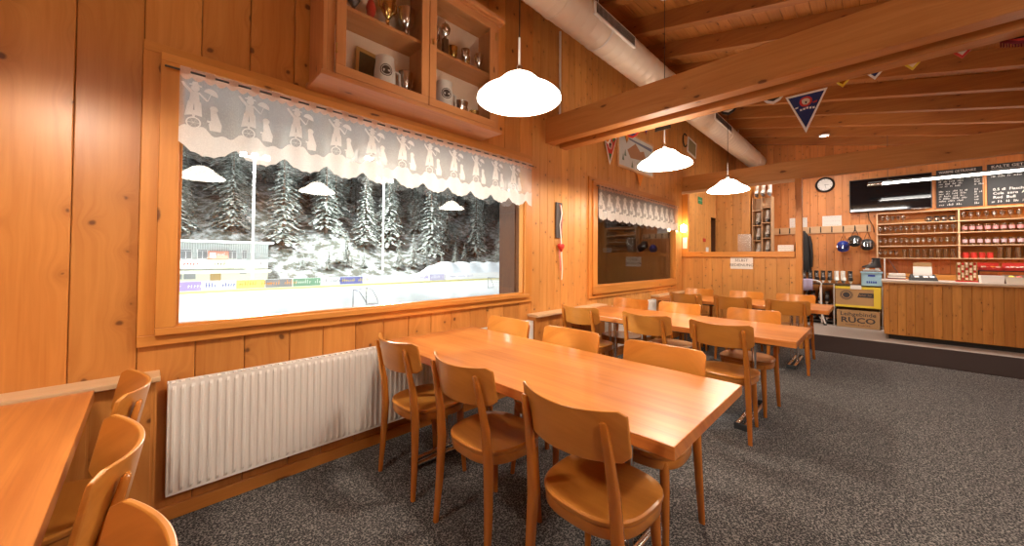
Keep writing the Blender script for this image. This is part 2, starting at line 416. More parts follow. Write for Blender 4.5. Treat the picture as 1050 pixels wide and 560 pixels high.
# ------------------------------------------------------------------ room shell
W = 2.54; XB = 10.6; YR = -3.4; XL = -2.6
def roof(y): return 3.60 + .22*y          # underside of the rafters
def plank_wall(mb, horiz, fixed, a0, a1, widths, z0, ztop, holes=(), sign=-1, th=.02, gap=.0013, ch=.0035):
    cuts = []; a = a0; i = 0
    while a < a1 - .01:
        w = widths[i % len(widths)] if isinstance(widths, (list, tuple)) else widths
        cuts.append((a, min(a+w, a1))); a += w; i += 1
    for s, e in cuts:
        r = random.random()
        xs = sorted({s, e} | {h[k] for h in holes for k in (0, 1) if s+.003 < h[k] < e-.003})
        for p, q in zip(xs[:-1], xs[1:]):
            mid = (p+q)/2; iv = [(z0, None)]
            hs = sorted([h for h in holes if h[0] <= mid <= h[1]], key=lambda h: h[2])
            ivs = []; z = z0
            for h in hs:
                if h[2] > z: ivs.append((z, h[2]))
                z = max(z, h[3])
            ivs.append((z, None))
            for (za, zb) in ivs:
                pl = p + (gap if p == s else 0); qr = q - (gap if q == e else 0)
                cl = ch if p == s else 0; cr_ = ch if q == e else 0
                tl = zb if zb is not None else ztop(pl); tr = zb if zb is not None else ztop(qr)
                pts = []
                for zz in (0, 1):
                    for (aa, dd) in ((pl, 0), (pl, th-cl), (pl+cl, th), (qr-cr_, th), (qr, th-cr_), (qr, 0)):
                        zt = za if zz == 0 else (tl + (tr-tl)*(aa-pl)/max(qr-pl, 1e-6))
                        pts.append((aa, fixed + sign*(dd - th), zt) if horiz == 'x' else (fixed + sign*(dd - th), aa, zt))
                fs = [(j, j+1, j+7, j+6) for j in range(5)] + [(5, 0, 6, 11), (5, 4, 3, 2, 1, 0), (6, 7, 8, 9, 10, 11)]
                mb.add(pts, fs, 0, r)

H1 = (.06, 2.73, .93, 2.33); H2 = (3.98, 6.58, .94, 2.30); HD = (8.64, 9.02, 0, 2.25)
mb = MB()
wd = [.19, .21, .178, .2045, .182, .19, .17, .21, .19, .185, .2, .19, .18, .2]
a = -2.6
plank_wall(mb, 'x', W, -2.6, -.243, [.22, .30, .27, .31, .25, .28, .33, .4], 0, lambda q: roof(W)+.2, [H1])
plank_wall(mb, 'x', W, -.243, 2.83, [.215, .215, .212, .225, .19, .21, .2, .2, .2, .2, .2, .19], 0, lambda q: roof(W)+.2, [H1])
mbf = MB(); plank_wall(mbf, 'x', W, 2.83, XB, .126, 0, lambda q: roof(W)+.2, [H2, HD], gap=.0008, ch=.003)
o_ = mbf.build('wall_window_side_fine', M['pine_wall_fine']); o_['kind'] = 'structure'
# backing in the grooves and the thickness of the wall round the openings
def backing(mb, y0, y1):
    for (x0, x1, z0, z1) in ((-2.6, .06, 0, 4.4), (2.73, 3.98, 0, 4.4), (6.58, 8.64, 0, 4.4), (9.02, XB, 0, 4.4), (.06, 2.73, 0, .93), (.06, 2.73, 2.33, 4.4),
                             (3.98, 6.58, 0, .94), (3.98, 6.58, 2.30, 4.4), (8.64, 9.02, 2.25, 4.4)):
        mb.box(x0, y0, z0, x1, y1, z1, 1, .5)
backing(mb, W+.0195, W+.14)
struct(mb, 'wall_window_side', [M['pine_wall'], M['dark_groove']])
mb = MB(); roof_top = lambda q: roof(q)+.2
plank_wall(mb, 'y', XB, YR, W, .135, 0, roof_top, gap=.001, ch=.003); mb.box(XB+.0195, YR, 0, XB+.1, W+.14, 4.4, 1)
struct(mb, 'wall_back', [M['pine_back'], M['dark_groove']])
mb = MB(); plank_wall(mb, 'x', YR, XL, XB, .2, 0, lambda q: roof(YR)+.2, sign=1); mb.box(XL, YR-.1, 0, XB, YR-.0195, 3.2, 1)
struct(mb, 'wall_right', [M['pine_wall'], M['dark_groove']])
mb = MB(); plank_wall(mb, 'y', XL, YR, W, .2, 0, roof_top, sign=1); mb.box(XL-.1, YR, 0, XL-.0195, W+.14, 4.4, 1)
struct(mb, 'wall_left', [M['pine_wall'], M['dark_groove']])
mb = MB(); mb.box(XL-.1, YR-.1, -.1, 8.5, W+.14, 0); struct(mb, 'floor', M['carpet'])
mb = MB(); mb.box(8.5, YR-.1, -.1, XB+.1, W+.14, 0); struct(mb, 'floor_behind_bar', M['floor_stone'])
mb = MB(); mb.box(7.02, YR, -.002, 8.5, .80, .006); struct(mb, 'floor_strip', M['mat_brown'])
# roof deck: boards running along X above the rafters
mb = MB(); y = YR-.1; c = math.cos(math.atan(.22))
while y < W+.14:
    y2 = min(y+.12, W+.14); g = .002
    mb.hexa([(XL-.1, y+g, roof(y+g)+.2), (XB+.1, y+g, roof(y+g)+.2), (XB+.1, y2-g, roof(y2-g)+.2), (XL-.1, y2-g, roof(y2-g)+.2)],
            [(XL-.1, y+g, roof(y+g)+.22), (XB+.1, y+g, roof(y+g)+.22), (XB+.1, y2-g, roof(y2-g)+.22), (XL-.1, y2-g, roof(y2-g)+.22)])
    y = y2
mb.hexa([(XL-.1, YR-.1, roof(YR-.1)+.221), (XB+.1, YR-.1, roof(YR-.1)+.221), (XB+.1, W+.14, roof(W+.14)+.221), (XL-.1, W+.14, roof(W+.14)+.221)],
        [(XL-.1, YR-.1, roof(YR-.1)+.3), (XB+.1, YR-.1, roof(YR-.1)+.3), (XB+.1, W+.14, roof(W+.14)+.3), (XL-.1, W+.14, roof(W+.14)+.3)], 1)
struct(mb, 'ceiling', [M['deck'], M['dark_groove']])
RAFT = [10.02 - .735*k for k in range(17)]
for x in RAFT:
    mb = MB(); mb.hexa([(x, YR, roof(YR)), (x+.10, YR, roof(YR)), (x+.10, W, roof(W)), (x, W, roof(W))],
                       [(x, YR, roof(YR)+.2), (x+.10, YR, roof(YR)+.2), (x+.10, W, roof(W)+.2), (x, W, roof(W)+.2)])
    o = mb.build('roof_rafter', M['beam'], bevel=.004); o['kind'] = 'structure'
def tie_beam(name, x0, x1, z0=2.58, z1=2.85, y0=YR, mt='beam'):
    mb = MB(); mb.box(x0, y0, z0, x1, W, z1); o = mb.build(name, M[mt], bevel=.006); o['kind'] = 'structure'; return o
tie_beam('tie_beam', 3.04, 3.16, mt='tie_wood'); tie_beam('tie_beam', 3.29, 3.41, mt='tie_wood')
tie_beam('tie_beam', 7.0, 7.12, 2.575, 2.86, mt='header_wood')
# baseboard below the windows
mb = MB(); mb.box(XL, W-.018, 0, 7.0, W, .07); struct(mb, 'baseboard_window_side', M['pine_x'], bevel=.003)

# windows: casing, sash, glass
def window(name, cx0, cx1, cz0, cz1, gx0, gx1, gz0, gz1):
    def frame(mb, x0, x1, z0, z1, X0, X1, Z0, Z1, y0, y1):
        mb.box(x0, y0, z0, x1, y1, Z0, 0); mb.box(x0, y0, Z1, x1, y1, z1, 0)
        mb.box(x0, y0, Z0, X0, y1, Z1, 1); mb.box(X1, y0, Z0, x1, y1, Z1, 1)
    ix0, ix1, iz0, iz1 = cx0+.065, cx1-.065, cz0+.055, cz1-.05
    m1 = MB(); frame(m1, cx0, cx1, cz0, cz1, ix0, ix1, iz0, iz1, W-.022, W+.001)
    root = m1.build(name, [M['pine_x'], M['pine_z']], bevel=.003); root['kind'] = 'structure'
    m2 = MB(); frame(m2, ix0-.004, ix1+.004, iz0-.004, iz1+.004, gx0, gx1, gz0, gz1, W-.045, W+.05)
    m2.build('window_frame', [M['pine_x'], M['pine_z']], parent=root, bevel=.004)
    m3 = MB(); frame(m3, gx0-.001, gx1+.001, gz0-.001, gz1+.001, gx0+.012, gx1-.012, gz0+.012, gz1-.012, W-.02, W+.03)
    m3.build('glazing_bead', [M['pine_x'], M['pine_z']], parent=root)
    m4 = MB(); m4.box(gx0+.008, W+.004, gz0+.008, gx1-.008, W+.010, gz1-.008); m4.build('window_pane', M['pane'], parent=root)
    return root
window('window_1', -.030, 2.812, .884, 2.388, .108, 2.688, .972, 2.30)
window('window_2', 3.868, 6.640, .832, 2.360, 4.032, 6.552, .985, 2.275)
# ledge along the wall, boxed below
def ledge(x0, x1, nm):
    mb = MB(); mb.box(x0, 2.395, .735, x1, W, .76); o = mb.build(nm, M['pale_wood_x'], bevel=.004); o['kind'] = 'structure'
    mb = MB(); plank_wall(mb, 'x', 2.43, x0+.01, x1-.01, .2, .0, lambda q: .733); mb.box(x0+.01, 2.4305, 0, x1-.01, W-.001, .733, 1, .5)
    p = mb.build('ledge_box', [M['pine_wall'], M['pine_wall']], parent=o)
    return o
ledge(-2.58, .055, 'trim_1'); ledge(2.765, 4.10, 'trim_2'); ledge(5.66, 6.99, 'trim_3')

# partition with an opening, and its post
mb = MB(); plank_wall(mb, 'y', 7.0, .80, W, .155, 0, lambda q: 1.40, gap=.001, ch=.003); mb.box(7.02, .80, 0, 7.06, W, 1.40, 1, .5)
part = struct(mb, 'wall_partition', [M['pine_wall_fine'], M['pine_wall_fine']])
mb = MB(); mb.box(6.965, .88, 1.375, 7.09, W, 1.465); mb.build('partition_rail', M['pine_y'], parent=part, bevel=.004)
mb = MB(); mb.box(6.985, 2.44, 1.465, 7.07, W, 2.575); mb.build('partition_jamb', M['pine_z'], parent=part, bevel=.004)
mb = MB(); mb.box(6.975, .795, 0, 7.075, .875, 2.575); mb.build('partition_post', M['pine_z'], parent=part, bevel=.004)
mb = MB(); mb.box(6.95, .88, 2.53, 6.998, W, 2.575); mb.build('partition_head_trim', M['pale_wood'], parent=part, bevel=.003)

# room behind the partition: dark doorway, closet
mb = MB(); mb.box(8.64, W+.3, 0, 9.02, W+.34, 2.25); mb.box(8.6, W+.14, 0, 8.64, W+.34, 2.25); mb.box(9.02, W+.14, 0, 9.06, W+.34, 2.25); mb.box(8.6, W+.14, 2.25, 9.06, W+.34, 2.3)
struct(mb, 'door_1', M['dark_wood'])
mb = MB(); plank_wall(mb, 'y', 9.05, 1.90, W, .16, 0, lambda q: 3.2, gap=.001, ch=.003); mb.box(9.07, 1.90, 0, XB-.02, 1.92, 3.2, 1); mb.box(9.05, 1.90, 3.2, XB-.02, W, 3.22, 1)
o = struct(mb, 'wall_closet', [M['pine_wall_fine'], M['pine_z']])

# outside: annex walls beside the big window and a dark room behind window 2
mb = MB()
mb.box(2.72, W+.14, -2.5, 2.86, 2.90, 4.4, 0)
mb.box(4.2, 4.4, -.1, 7.6, 4.5, 4.2, 0); mb.box(7.5, W+.15, -.1, 7.6, 4.5, 3.3, 0)
mb.hexa([(2.78, 2.82, -2.5), (2.86, 2.80, -2.5), (4.3, 4.4, -2.5), (4.22, 4.47, -2.5)], [(2.78, 2.82, 4.4), (2.86, 2.80, 4.4), (4.3, 4.4, 4.4), (4.22, 4.47, 4.4)])
for z in (-.12, 3.2):
    mb.add([(2.86, W+.15, z), (7.55, W+.15, z), (7.55, 4.45, z), (4.26, 4.45, z), (2.80, 2.86, z), (2.86, W+.15, z+.08), (7.55, W+.15, z+.08), (7.55, 4.45, z+.08), (4.26, 4.45, z+.08), (2.80, 2.86, z+.08)],
           [(4, 3, 2, 1, 0), (5, 6, 7, 8, 9)] + [(i, (i+1) % 5, (i+1) % 5+5, i+5) for i in range(5)])
struct(mb, 'wall_annex', M['dark_wood'])

# ------------------------------------------------------------------ tables
def make_table(label, x, y):
    t = thing('dining_table', label, 'table', (x, y, 0), 0, None)
    mb = MB(); mb.box(-.40, -.995, .705, .40, .995, .75); mb.build('tabletop', M['table_top'], t, bevel=.003)
    mb = MB(); mb.box(-.28, -.85, .675, -.25, .85, .705); mb.box(.25, -.85, .675, .28, .85, .705); mb.build('under_frame', M['steel_dark'], t)
    for s in (-1, 1):
        yy = s*.64
        mb = MB()
        for d in (-.03, .03): mb.tube([(-.055, yy+d, .045), (-.055, yy+d, .69)], .0165, 12)
        mb.box(-.20, yy-.06, .690, .16, yy+.06, .704)
        col = mb.build('pedestal_column', M['chrome'], t, smooth=True)
        mb = MB()
        for d in (-.03, .03): mb.tube([(-.34, yy+d, .032), (.34, yy+d, .032)], .017, 12)
        ft = mb.build('foot_bar', M['chrome'], t, smooth=True)
        for e in (-.354, .338):
            mb = MB(); mb.box(e, yy-.048, 0.0, e+.016, yy+.048, .050)
            mb.build('foot_cap', M['rubber'], ft, bevel=.006)
    return t
T = [(-.55, 1.385), (1.56, 1.44), (3.65, 1.40), (5.93, 1.39)]
tab = make_table('near left long wooden table, cut off by the left edge of the frame', *T[0])
TAB = [tab,
 dup(tab, (*T[1], 0), label='large long wooden table in the foreground centre, in front of the white radiator'),
 dup(tab, (*T[2], 0), label='second long wooden table, right behind the foreground one, below the middle pendant lamp'),
 dup(tab, (*T[3], 0), label='farthest long wooden table, next to the planked half wall with the small sign')]

# ------------------------------------------------------------------ chairs
def squ(a, hx, hy, p, fx=0.0):
    c, s_ = math.cos(a), math.sin(a)
    x = math.copysign(abs(c)**(2/p), c)*hx; y = math.copysign(abs(s_)**(2/p), s_)*hy
    return x, y*(1 + fx*(x/hx))
def make_chair(label, loc, rz):
    t = thing('dining_chair', label, 'chair', loc, rz)
    N = 40
    def ring(sc, z, dz=0): return [(squ(2*PI*j/N, .200*sc, .208*sc, 2.8, .06)[0], squ(2*PI*j/N, .200*sc, .208*sc, 2.8, .06)[1], z) for j in range(N)]
    mb = MB(); mb.rings([ring(.94, .437), ring(.985, .440), ring(1, .447), ring(.995, .457), ring(.96, .462), ring(.75, .458), ring(.4, .455), ring(.05, .454)], r=.4)
    mb.build('seat', M['chair_wood'], t, smooth=True)
    mb = MB(); mb.rings([ring(.88, .397), ring(.955, .397), ring(.965, .40), ring(.975, .437), ring(.90, .4375)], r=.9)
    mb.build('seat_frame', M['chair_wood'], t, smooth=True)
    for s in (-1, 1):
        mb = MB(); mb.tube([(.140, s*.148, .43), (.144, s*.152, .30), (.166, s*.166, .0)], [.021, .0205, .0125], 10, r=.5); mb.build('leg', M['chair_leg'], t, smooth=True)
        # rear leg runs up as the back post
        pts = [(-.212, s*.198, 0), (-.198, s*.188, .22), (-.192, s*.180, .42), (-.206, s*.175, .58), (-.240, s*.169, .74), (-.260, s*.166, .818), (-.262, s*.166, .825)]
        wd_ = [(.012, .014), (.017, .018), (.021, .020), (.018, .018), (.012, .015), (.009, .013), (.004, .008)]
        rg = []
        for (p, (hx, hy)) in zip(pts, wd_):
            rg.append([(p[0]+squ(2*PI*j/12, hx, hy, 3.2)[0], p[1]+squ(2*PI*j/12, hx, hy, 3.2)[1], p[2]) for j in range(12)])
        mb = MB(); mb.rings(rg, r=.5); mb.build('rear_leg', M['chair_leg'], t, smooth=True)
    # bent plywood back
    ny, nz = 22, 10; mb = MB(); z0, z1, hw = .690, .862, .220
    def P(i, j, d):
        tz = -1 + 2*j/nz; rr = .024
        q = min(1, max(0, (abs(tz)*(z1-z0)/2 - ((z1-z0)/2-rr))/rr)); w = hw - rr*(1-math.sqrt(max(0, 1-q*q)))
        y = (-1 + 2*i/ny)*w; z = (z0+z1)/2 + tz*(z1-z0)/2
        x = -.176 - .074*(1-(abs(y)/hw)**2.1) - (z-z0)*.20
        return (x + d, y, z - .013*(1-(y/hw)**2))
    fr = [P(i, j, .0065) for j in range(nz+1) for i in range(ny+1)]; bk = [P(i, j, -.0065) for j in range(nz+1) for i in range(ny+1)]
    k = len(fr); fs = []
    for j in range(nz):
        for i in range(ny):
            a = j*(ny+1)+i; fs.append((a, a+1, a+ny+2, a+ny+1)); fs.append((k+a, k+a+ny+1, k+a+ny+2, k+a+1))
    bd = [i for i in range(ny+1)] + [j*(ny+1)+ny for j in range(1, nz+1)] + [nz*(ny+1)+i for i in range(ny-1, -1, -1)] + [j*(ny+1) for j in range(nz-1, 0, -1)]
    for a, b in zip(bd, bd[1:]+bd[:1]): fs.append((a, k+a, k+b, b))
    mb.add(fr+bk, fs, 0, .7); mb.build('backrest', M['chair_wood'], t, smooth=True, bevel=.003)
    return t
wh = ['nearest the window wall', 'middle of three', 'nearest the open floor']
tn = ['the foreground table', 'the second table', 'the farthest table']
chair0 = None
def seat_at(x, y, rz, label):
    global chair0
    g = 'wooden cafe chairs round the long tables'
    if chair0 is None:
        chair0 = make_chair(label, (x, y, 0), rz); chair0['group'] = g; return chair0
    return dup(chair0, (x, y, 0), rz, label, g)
near_y = [(2.0, 1.382, .765), (2.12, 1.43, .85), (1.93, 1.342, .762)]
far_y = [(2.036, 1.44, .828), (2.08, 1.518, .838), (2.05, 1.39, .806)]
near_x = [1.262, 3.29, 5.62]; far_x = [1.790, 3.88, 6.16]
for k in range(3):
    for i in range(3):
        j = random.uniform(-.012, .012)
        seat_at(near_x[k], near_y[k][i], j, 'wooden chair on the camera side of %s, %s' % (tn[k], wh[i]))
    for i in range(3):
        j = random.uniform(-.012, .012)
        seat_at(far_x[k], far_y[k][i], PI+j, 'wooden chair on the far side of %s, %s' % (tn[k], wh[i]))
for i, (x, y) in enumerate(((-.27, 2.0), (-.285, 1.40), (-.245, .83))):
    seat_at(x, y, PI, 'wooden chair at the left edge table, %s' % ['topmost of three, nearest the radiator', 'middle of three', 'lowest of three, nearest the camera'][i])

# ------------------------------------------------------------------ radiators
def radiator(label, x0, x1):
    t = thing('radiator', label, 'radiator', ((x0+x1)/2, 2.48, .155), 0, 'white panel radiators under the windows')
    h = .545; L2 = (x1-x0)/2
    mb = MB(); prof = []; n = int((x1-x0)/.0355); st = (x1-x0)/n
    for face, y0, yo in ((0, -.03, -.008), (1, .03, .008)):
        pts = []
        for i in range(n):
            a = -L2 + i*st
            for q, d in ((0, 0), (.22, 0), (.38, yo), (.62, yo), (.78, 0)): pts.append((a+q*st, y0 + d))
        pts.append((L2, y0))
        lo = []; hi = []
        v = []
        for (x, y) in pts:
            v += [(x, y0, 0), (x, y0, .012), (x, y, .03), (x, y, h-.03), (x, y0, h-.012), (x, y0 , h)]
        f = []
        for i in range(len(pts)-1):
            for q in range(5): f.append((i*6+q, (i+1)*6+q, (i+1)*6+q+1, i*6+q+1))
        mb.add(v, f, 0, .5)
    mb.build('radiator_panel', M['white_metal'], t, bevel=0, fixn=False)
    mb = MB()
    for i in range(n): 
        a = -L2 + (i+.3)*st; mb.box(a, -.024, h-.016, a+st*.45, .024, h-.002)
    mb.box(-L2+.002, -.029, h-.02, L2-.002, -.024, h+.002); mb.box(-L2+.002, .024, h-.02, L2-.002, .029, h+.002)
    mb.build('top_grille', M['white_metal'], t)
    for s in (-1, 1):
        mb = MB(); mb.box(s*L2-.003, -.032, 0, s*L2+.003, .032, h+.003); mb.build('side_cover', M['white_metal'], t, bevel=.002)
    mb = MB()
    for q in (-.7, .7): mb.box(q*L2-.02, .028, .05, q*L2+.02, .058, .40)
    mb.build('wall_bracket', M['white_metal'], t)
    return t
radiator('long white ribbed radiator below the big window, beside the left edge table', .085, 2.755)
radiator('white ribbed radiator below the second window, seen under the second table', 4.11, 5.655)

# ------------------------------------------------------------------ pendant lamps
def pendant(label, x, y, z, k=1.0):
    t = thing('pendant_lamp', label, 'lamp', (x, y, z), 0, 'white glass pendant lamps over the tables')
    top = roof(y) - z
    mb = MB(); mb.tube([(0, 0, .20), (0, 0, top)], .003, 6); mb.build('cord', M['black'], t)
    mb = MB(); mb.tube([(0, 0, .17), (0, 0, .34)], .006, 8); mb.build('cord_sleeve', M['white_metal'], t, smooth=True)
    mb = MB(); mb.sphere((0, 0, .150), .024, n=14, k=10); mb.lathe([(.012, .13), (.030, .122), (.034, .10), (.02, .10)], n=16); mb.build('lamp_holder', M['chrome'], t, smooth=True)
    prof = [(.034, .118), (.062, .112), (.095, .096), (.125, .068), (.155, .040), (.190, .018), (.228, -.004), (.248, -.024), (.251, -.036), (.246, -.040), (.240, -.032),
            (.222, -.012), (.185, .008), (.150, .030), (.120, .058), (.09, .086), (.058, .102), (.034, .108)]
    mb = MB(); mb.lathe(prof, n=40); mb.build('lamp_shade', M['opal'], t, smooth=True)
    mb = MB(); mb.sphere((0, 0, .045), .032, n=12, k=8); mb.build('bulb', M['down_glow'], t, smooth=True)
    mb = MB(); mb.lathe([(.002, top), (.045, top), (.045, top-.012), (.012, top-.035), (.002, top-.036)], n=14); mb.build('ceiling_rose', M['white_metal'], t, smooth=True)
    lp = lamp('pendant_light', 'POINT', (0, 0, .015), P_PEND*k, WARM, .045); lp.parent = t
    return t
pendant('white glass pendant lamp in front of the trophy cabinet, largest in view', 1.56, 1.51, 2.315)
pendant('white glass pendant lamp between the two ceiling beams and the second window', 3.56, 1.46, 2.285)
pendant('smallest white glass pendant lamp, in front of the partition opening', 5.55, 1.42, 2.30)
pendant('white glass pendant lamp over the left edge table, outside the frame', -.35, 1.45, 2.20, .55)
for x in (.47, 1.84, 4.35): pendant('white glass pendant lamp of the second lamp row, outside the frame to the right', x, -1.0, 2.36, .5)

def sconce():
    t = thing('wall_sconce', 'glowing glass wall light in the corner right of the second window', 'lamp', (6.86, 2.47, 1.82))
    mb = MB(); mb.sphere((0, 0, .07), .055, .055, .075, 16, 10); mb.build('sconce_shade', M['sconce'], t, smooth=True)
    mb = MB(); mb.box(-.035, .045, .02, .035, .07, .12); mb.build('mounting_plate', M['brass'], t, bevel=.003)
    lp = lamp('sconce_light', 'POINT', (0, -.09, .07), 7, (1, .75, .45), .04); lp.parent = t
sconce()

def downlight(label, x, y, k=1.0):
    z = roof(y)-.02
    t = thing('downlight', label, 'lamp', (x, y, z), 0, 'round ceiling downlights')
    mb = MB(); mb.lathe([(.001, .02), (.085, .02), (.085, 0), (.065, -.006), (.06, .004), (.001, .004)], n=20); mb.build('housing', M['white_metal'], t, smooth=True)
    mb = MB(); mb.lathe([(.001, 0), (.062, 0), (.062, .003), (.001, .003)], n=20); mb.build('light_lens', M['down_glow'], t)
    lp = lamp('downlight_beam', 'SPOT', (0, 0, -.03), P_DOWN*k, NEUT, .06, spot=2.7); lp.parent = t
downlight('small round white downlight under the sloped rafters above the bar', 9.2, .70, 4.0)
downlight('unseen ceiling downlight above the bar counter, added to brighten the bar', 9.75, -1.6, 4.0)  # added lamp, never in view, brightens the bar area
downlight('unseen ceiling downlight over the open floor, added as fill light', 4.2, -1.9)  # added fill light for the open floor, not in view
downlight('unseen ceiling downlight near the camera, added to brighten the right wall', 1.5, -2.4, 3.0)  # added lamp, puts a bright spot on the right wall

# ------------------------------------------------------------------ duct, conduit
def duct():
    t = thing('ventilation_duct', 'long round beige spiral ventilation duct under the roof along the window wall', 'duct', (0, 2.03, 3.51))
    c = (0, 0, .18); prof = [(.001, 10.44), (.165, 10.44), (.165, 10.40), (.18, 10.40)]; x = 10.3
    while x > -2.5:
        prof += [(.18, x), (.1825, x-.006), (.1825, x-.012), (.18, x-.018)]; x -= .14
    prof += [(.18, -2.58)]
    mb = MB(); mb.lathe(prof, c, 40, axis='x'); mb.build('duct_tube', M['duct'], t, smooth=True)
    for x in (1.1, 2.55, 4.9, 7.6, 9.9):
        mb = MB(); mb.lathe([(.180, x), (.1865, x+.002), (.1865, x+.040), (.180, x+.042)], c, 40, axis='x')
        mb.build('joint_band', M['duct'], t, smooth=True)
    for x0, x1 in ((2.92, 3.72), (6.5, 7.45), (-.3, .5)):
        mb = MB(); mb.box(x0, -.192, .115, x1, -.150, .235); v = mb.build('vent_frame', M['white_metal'], t, bevel=.003)
        mb = MB()
        n = 34
        for i in range(n):
            a = x0+.02+(x1-x0-.04)*i/n; mb.box(a, -.1945, .130, a+(x1-x0)/n*.55, -.1925, .220)
        mb.build('vent_slots', M['black'], v)
    for x in (.2, 3.27, 6.0, 8.7):
        mb = MB(); mb.tube([(x, 0, .36), (x, 0, roof(2.03)-3.51)], .005, 6); mb.lathe([(.183, x-.012), (.186, x-.012), (.186, x+.012), (.183, x+.012)], c, 32, axis='x')
        mb.build('hanger', M['white_metal'], t)
duct()
mb = MB(); mb.tube([(3.265, W-.022, 2.855), (3.265, W-.022, 3.9)], .013, 10); mb.box(3.235, W-.05, 2.851, 3.295, W-.001, 2.90)
solo(mb, 'cable_conduit', M['white_metal'], 'thin white vertical conduit on the wall above the end of the ceiling beam', 'conduit', smooth=True)

# ------------------------------------------------------------------ lace curtains
def circ(cx, cz, r, n=12, a0=0, a1=2*PI): return [(cx+r*math.cos(a0+(a1-a0)*i/n), cz+r*math.sin(a0+(a1-a0)*i/n)) for i in range(n+(0 if a1-a0 > 6.2 else 1))]
def lace_curtain(name, label, x0, x1, z0, z1, step, yc, pleat, motif):
    t = thing(name, label, 'curtain', ((x0+x1)/2, yc, z1-.42)); cx, cy, cz = (x0+x1)/2, yc, z1-.42
    def yy(x): return pleat*math.sin((x-x0)*2*PI/(step*.5)) + pleat*.5*math.sin((x-x0)*9.1)
    def F(x, z, d=0): return (x-cx, yy(x)+d, z-cz)
    def edge(x):
        q = ((x-x0)/step) % 1; base = z0 + .062*abs(2*q-1)**2.2 + .008*abs(math.sin(q*PI*5))
        return base
    n = int((x1-x0)/step*20)
    xs = [x0+(x1-x0)*i/n for i in range(n+1)]
    mb = MB()
    zt, zb = z1-.030, z0+.135
    for a, b in zip(xs, xs[1:]):      # sheer net
        mb.add([F(a, zb-.035, .001), F(b, zb-.035, .001), F(b, zt, .001), F(a, zt, .001)], [(0, 1, 2, 3)])
    net = mb; mb = MB()
    def top(x):
        q = ((x-x0)/step) % 1; return zb + .018*math.sin(q*2*PI) + .010*math.sin(q*6*PI)
    for a, b in zip(xs, xs[1:]): mb.add([F(a, edge(a)), F(b, edge(b)), F(b, top(b)), F(a, top(a))], [(0, 1, 2, 3)])
    mb.build('scalloped_border', M['lace_dense'], t, smooth=True, fixn=False)
    mb = MB()
    s2 = step/5
    for a, b in zip(xs, xs[1:]):
        e = lambda x: zt - .004 - .018*abs(math.sin((x-x0)/s2*PI))
        mb.add([F(a, e(a), -.002), F(b, e(b), -.002), F(b, z1+.008, -.002), F(a, z1+.008, -.002)], [(0, 1, 2, 3)])
    head = mb
    mb = MB(); mb.tube([(x0-.055-cx, -.006, z1-.012-cz), (x1+.03-cx, -.006, z1-.012-cz)], .0055, 8)
    mb.build('curtain_rod', M['steel_dark'], t, smooth=True)
    mb = head                          # tunnels of the heading that cover the rod in places
    k = int((x1-x0)/(step*.42))
    for i in range(k):
        a = x0 + (x1-x0)*i/k; mb.add([F(a, z1-.03, -.015-yy(a)), F(a+step*.17, z1-.03, -.015-yy(a+step*.17)), F(a+step*.17, z1+.006, -.015-yy(a+step*.17)), F(a, z1+.006, -.015-yy(a))], [(0, 1, 2, 3)])
    mb.build('heading', M['lace_head'], t, smooth=True, fixn=False)
    # woven figures: rider on one wheel with parasol, kneeling child
    mb = net; s = motif
    def poly(pts, X, Z):
        v = [F(X+a*s, Z+b*s, -.0015) for a, b in pts]; mb.add(v, [tuple(range(len(v)))], 1)
    def ring(a, b, r, w, X, Z, n=16):
        for i in range(n):
            p, q = 2*PI*i/n, 2*PI*(i+1)/n
            mb.add([F(X+(a+math.cos(u)*rr)*s, Z+(b+math.sin(u)*rr)*s, -.0015) for u, rr in ((p, r), (q, r), (q, r-w), (p, r-w))], [(0, 1, 2, 3)], 1)
    X = x0+.01
    while X < x1-.14*s:
        Z = zb-.01
        ring(.045, .045, .030, .006, X, Z)
        for k in range(3):
            a = k*PI/3; dx, dz = .028*math.cos(a), .028*math.sin(a)
            poly([(.045-dx, .045-dz-.001), (.045+dx, .045+dz-.001), (.045+dx, .045+dz+.001), (.045-dx, .045-dz+.001)], X, Z)
        poly([(.040, .075), (.050, .075), (.052, .11), (.038, .11)], X, Z)
        poly([(.010, .075), (.040, .085), (.046, .15), (.030, .165), (.022, .15)], X, Z)
        poly([(.050, .085), (.078, .080), (.074, .15), (.060, .165), (.046, .15)], X, Z)
        poly([(.026, .145), (.068, .145), (.064, .205), (.032, .205)], X, Z)
        poly([(.034, .19), (.004, .225), (-.004, .240), (.004, .246), (.014, .234), (.040, .205)], X, Z)
        poly([(.060, .20), (.095, .165), (.100, .172), (.066, .206)], X, Z)
        poly(circ(.050, .222, .017), X, Z)
        poly([(.026, .236), (.076, .232), (.074, .240), (.062, .243), (.058, .256), (.040, .256), (.036, .244), (.026, .243)], X, Z)
        poly([(.098, .168), (.101, .168), (.116, .215), (.113, .215)], X, Z)
        poly(circ(.112, .208, .030, 10, -.25, PI-.25), X, Z)
        poly(circ(.126, .135, .017), X, Z)
        poly([(.112, .125), (.136, .128), (.160, .055), (.156, .02), (.110, .02), (.105, .05), (.114, .075)], X, Z)
        poly([(.100, .06), (.125, .058), (.125, .068), (.098, .070)], X, Z)
        X += step
    mb.build('net', [M['lace_sheer'], M['lace_dense']], t, fixn=False)
lace_curtain('lace_curtain', 'wide white lace half curtain with parasol figures across the top of the big window', .10, 2.735, 1.842, 2.275, .232, W-.075, .004, 1.0)
lace_curtain('lace_curtain', 'narrower pleated white lace half curtain across the top of the second window', 4.00, 6.575, 1.815, 2.255, .205, W-.075, .010, .92)

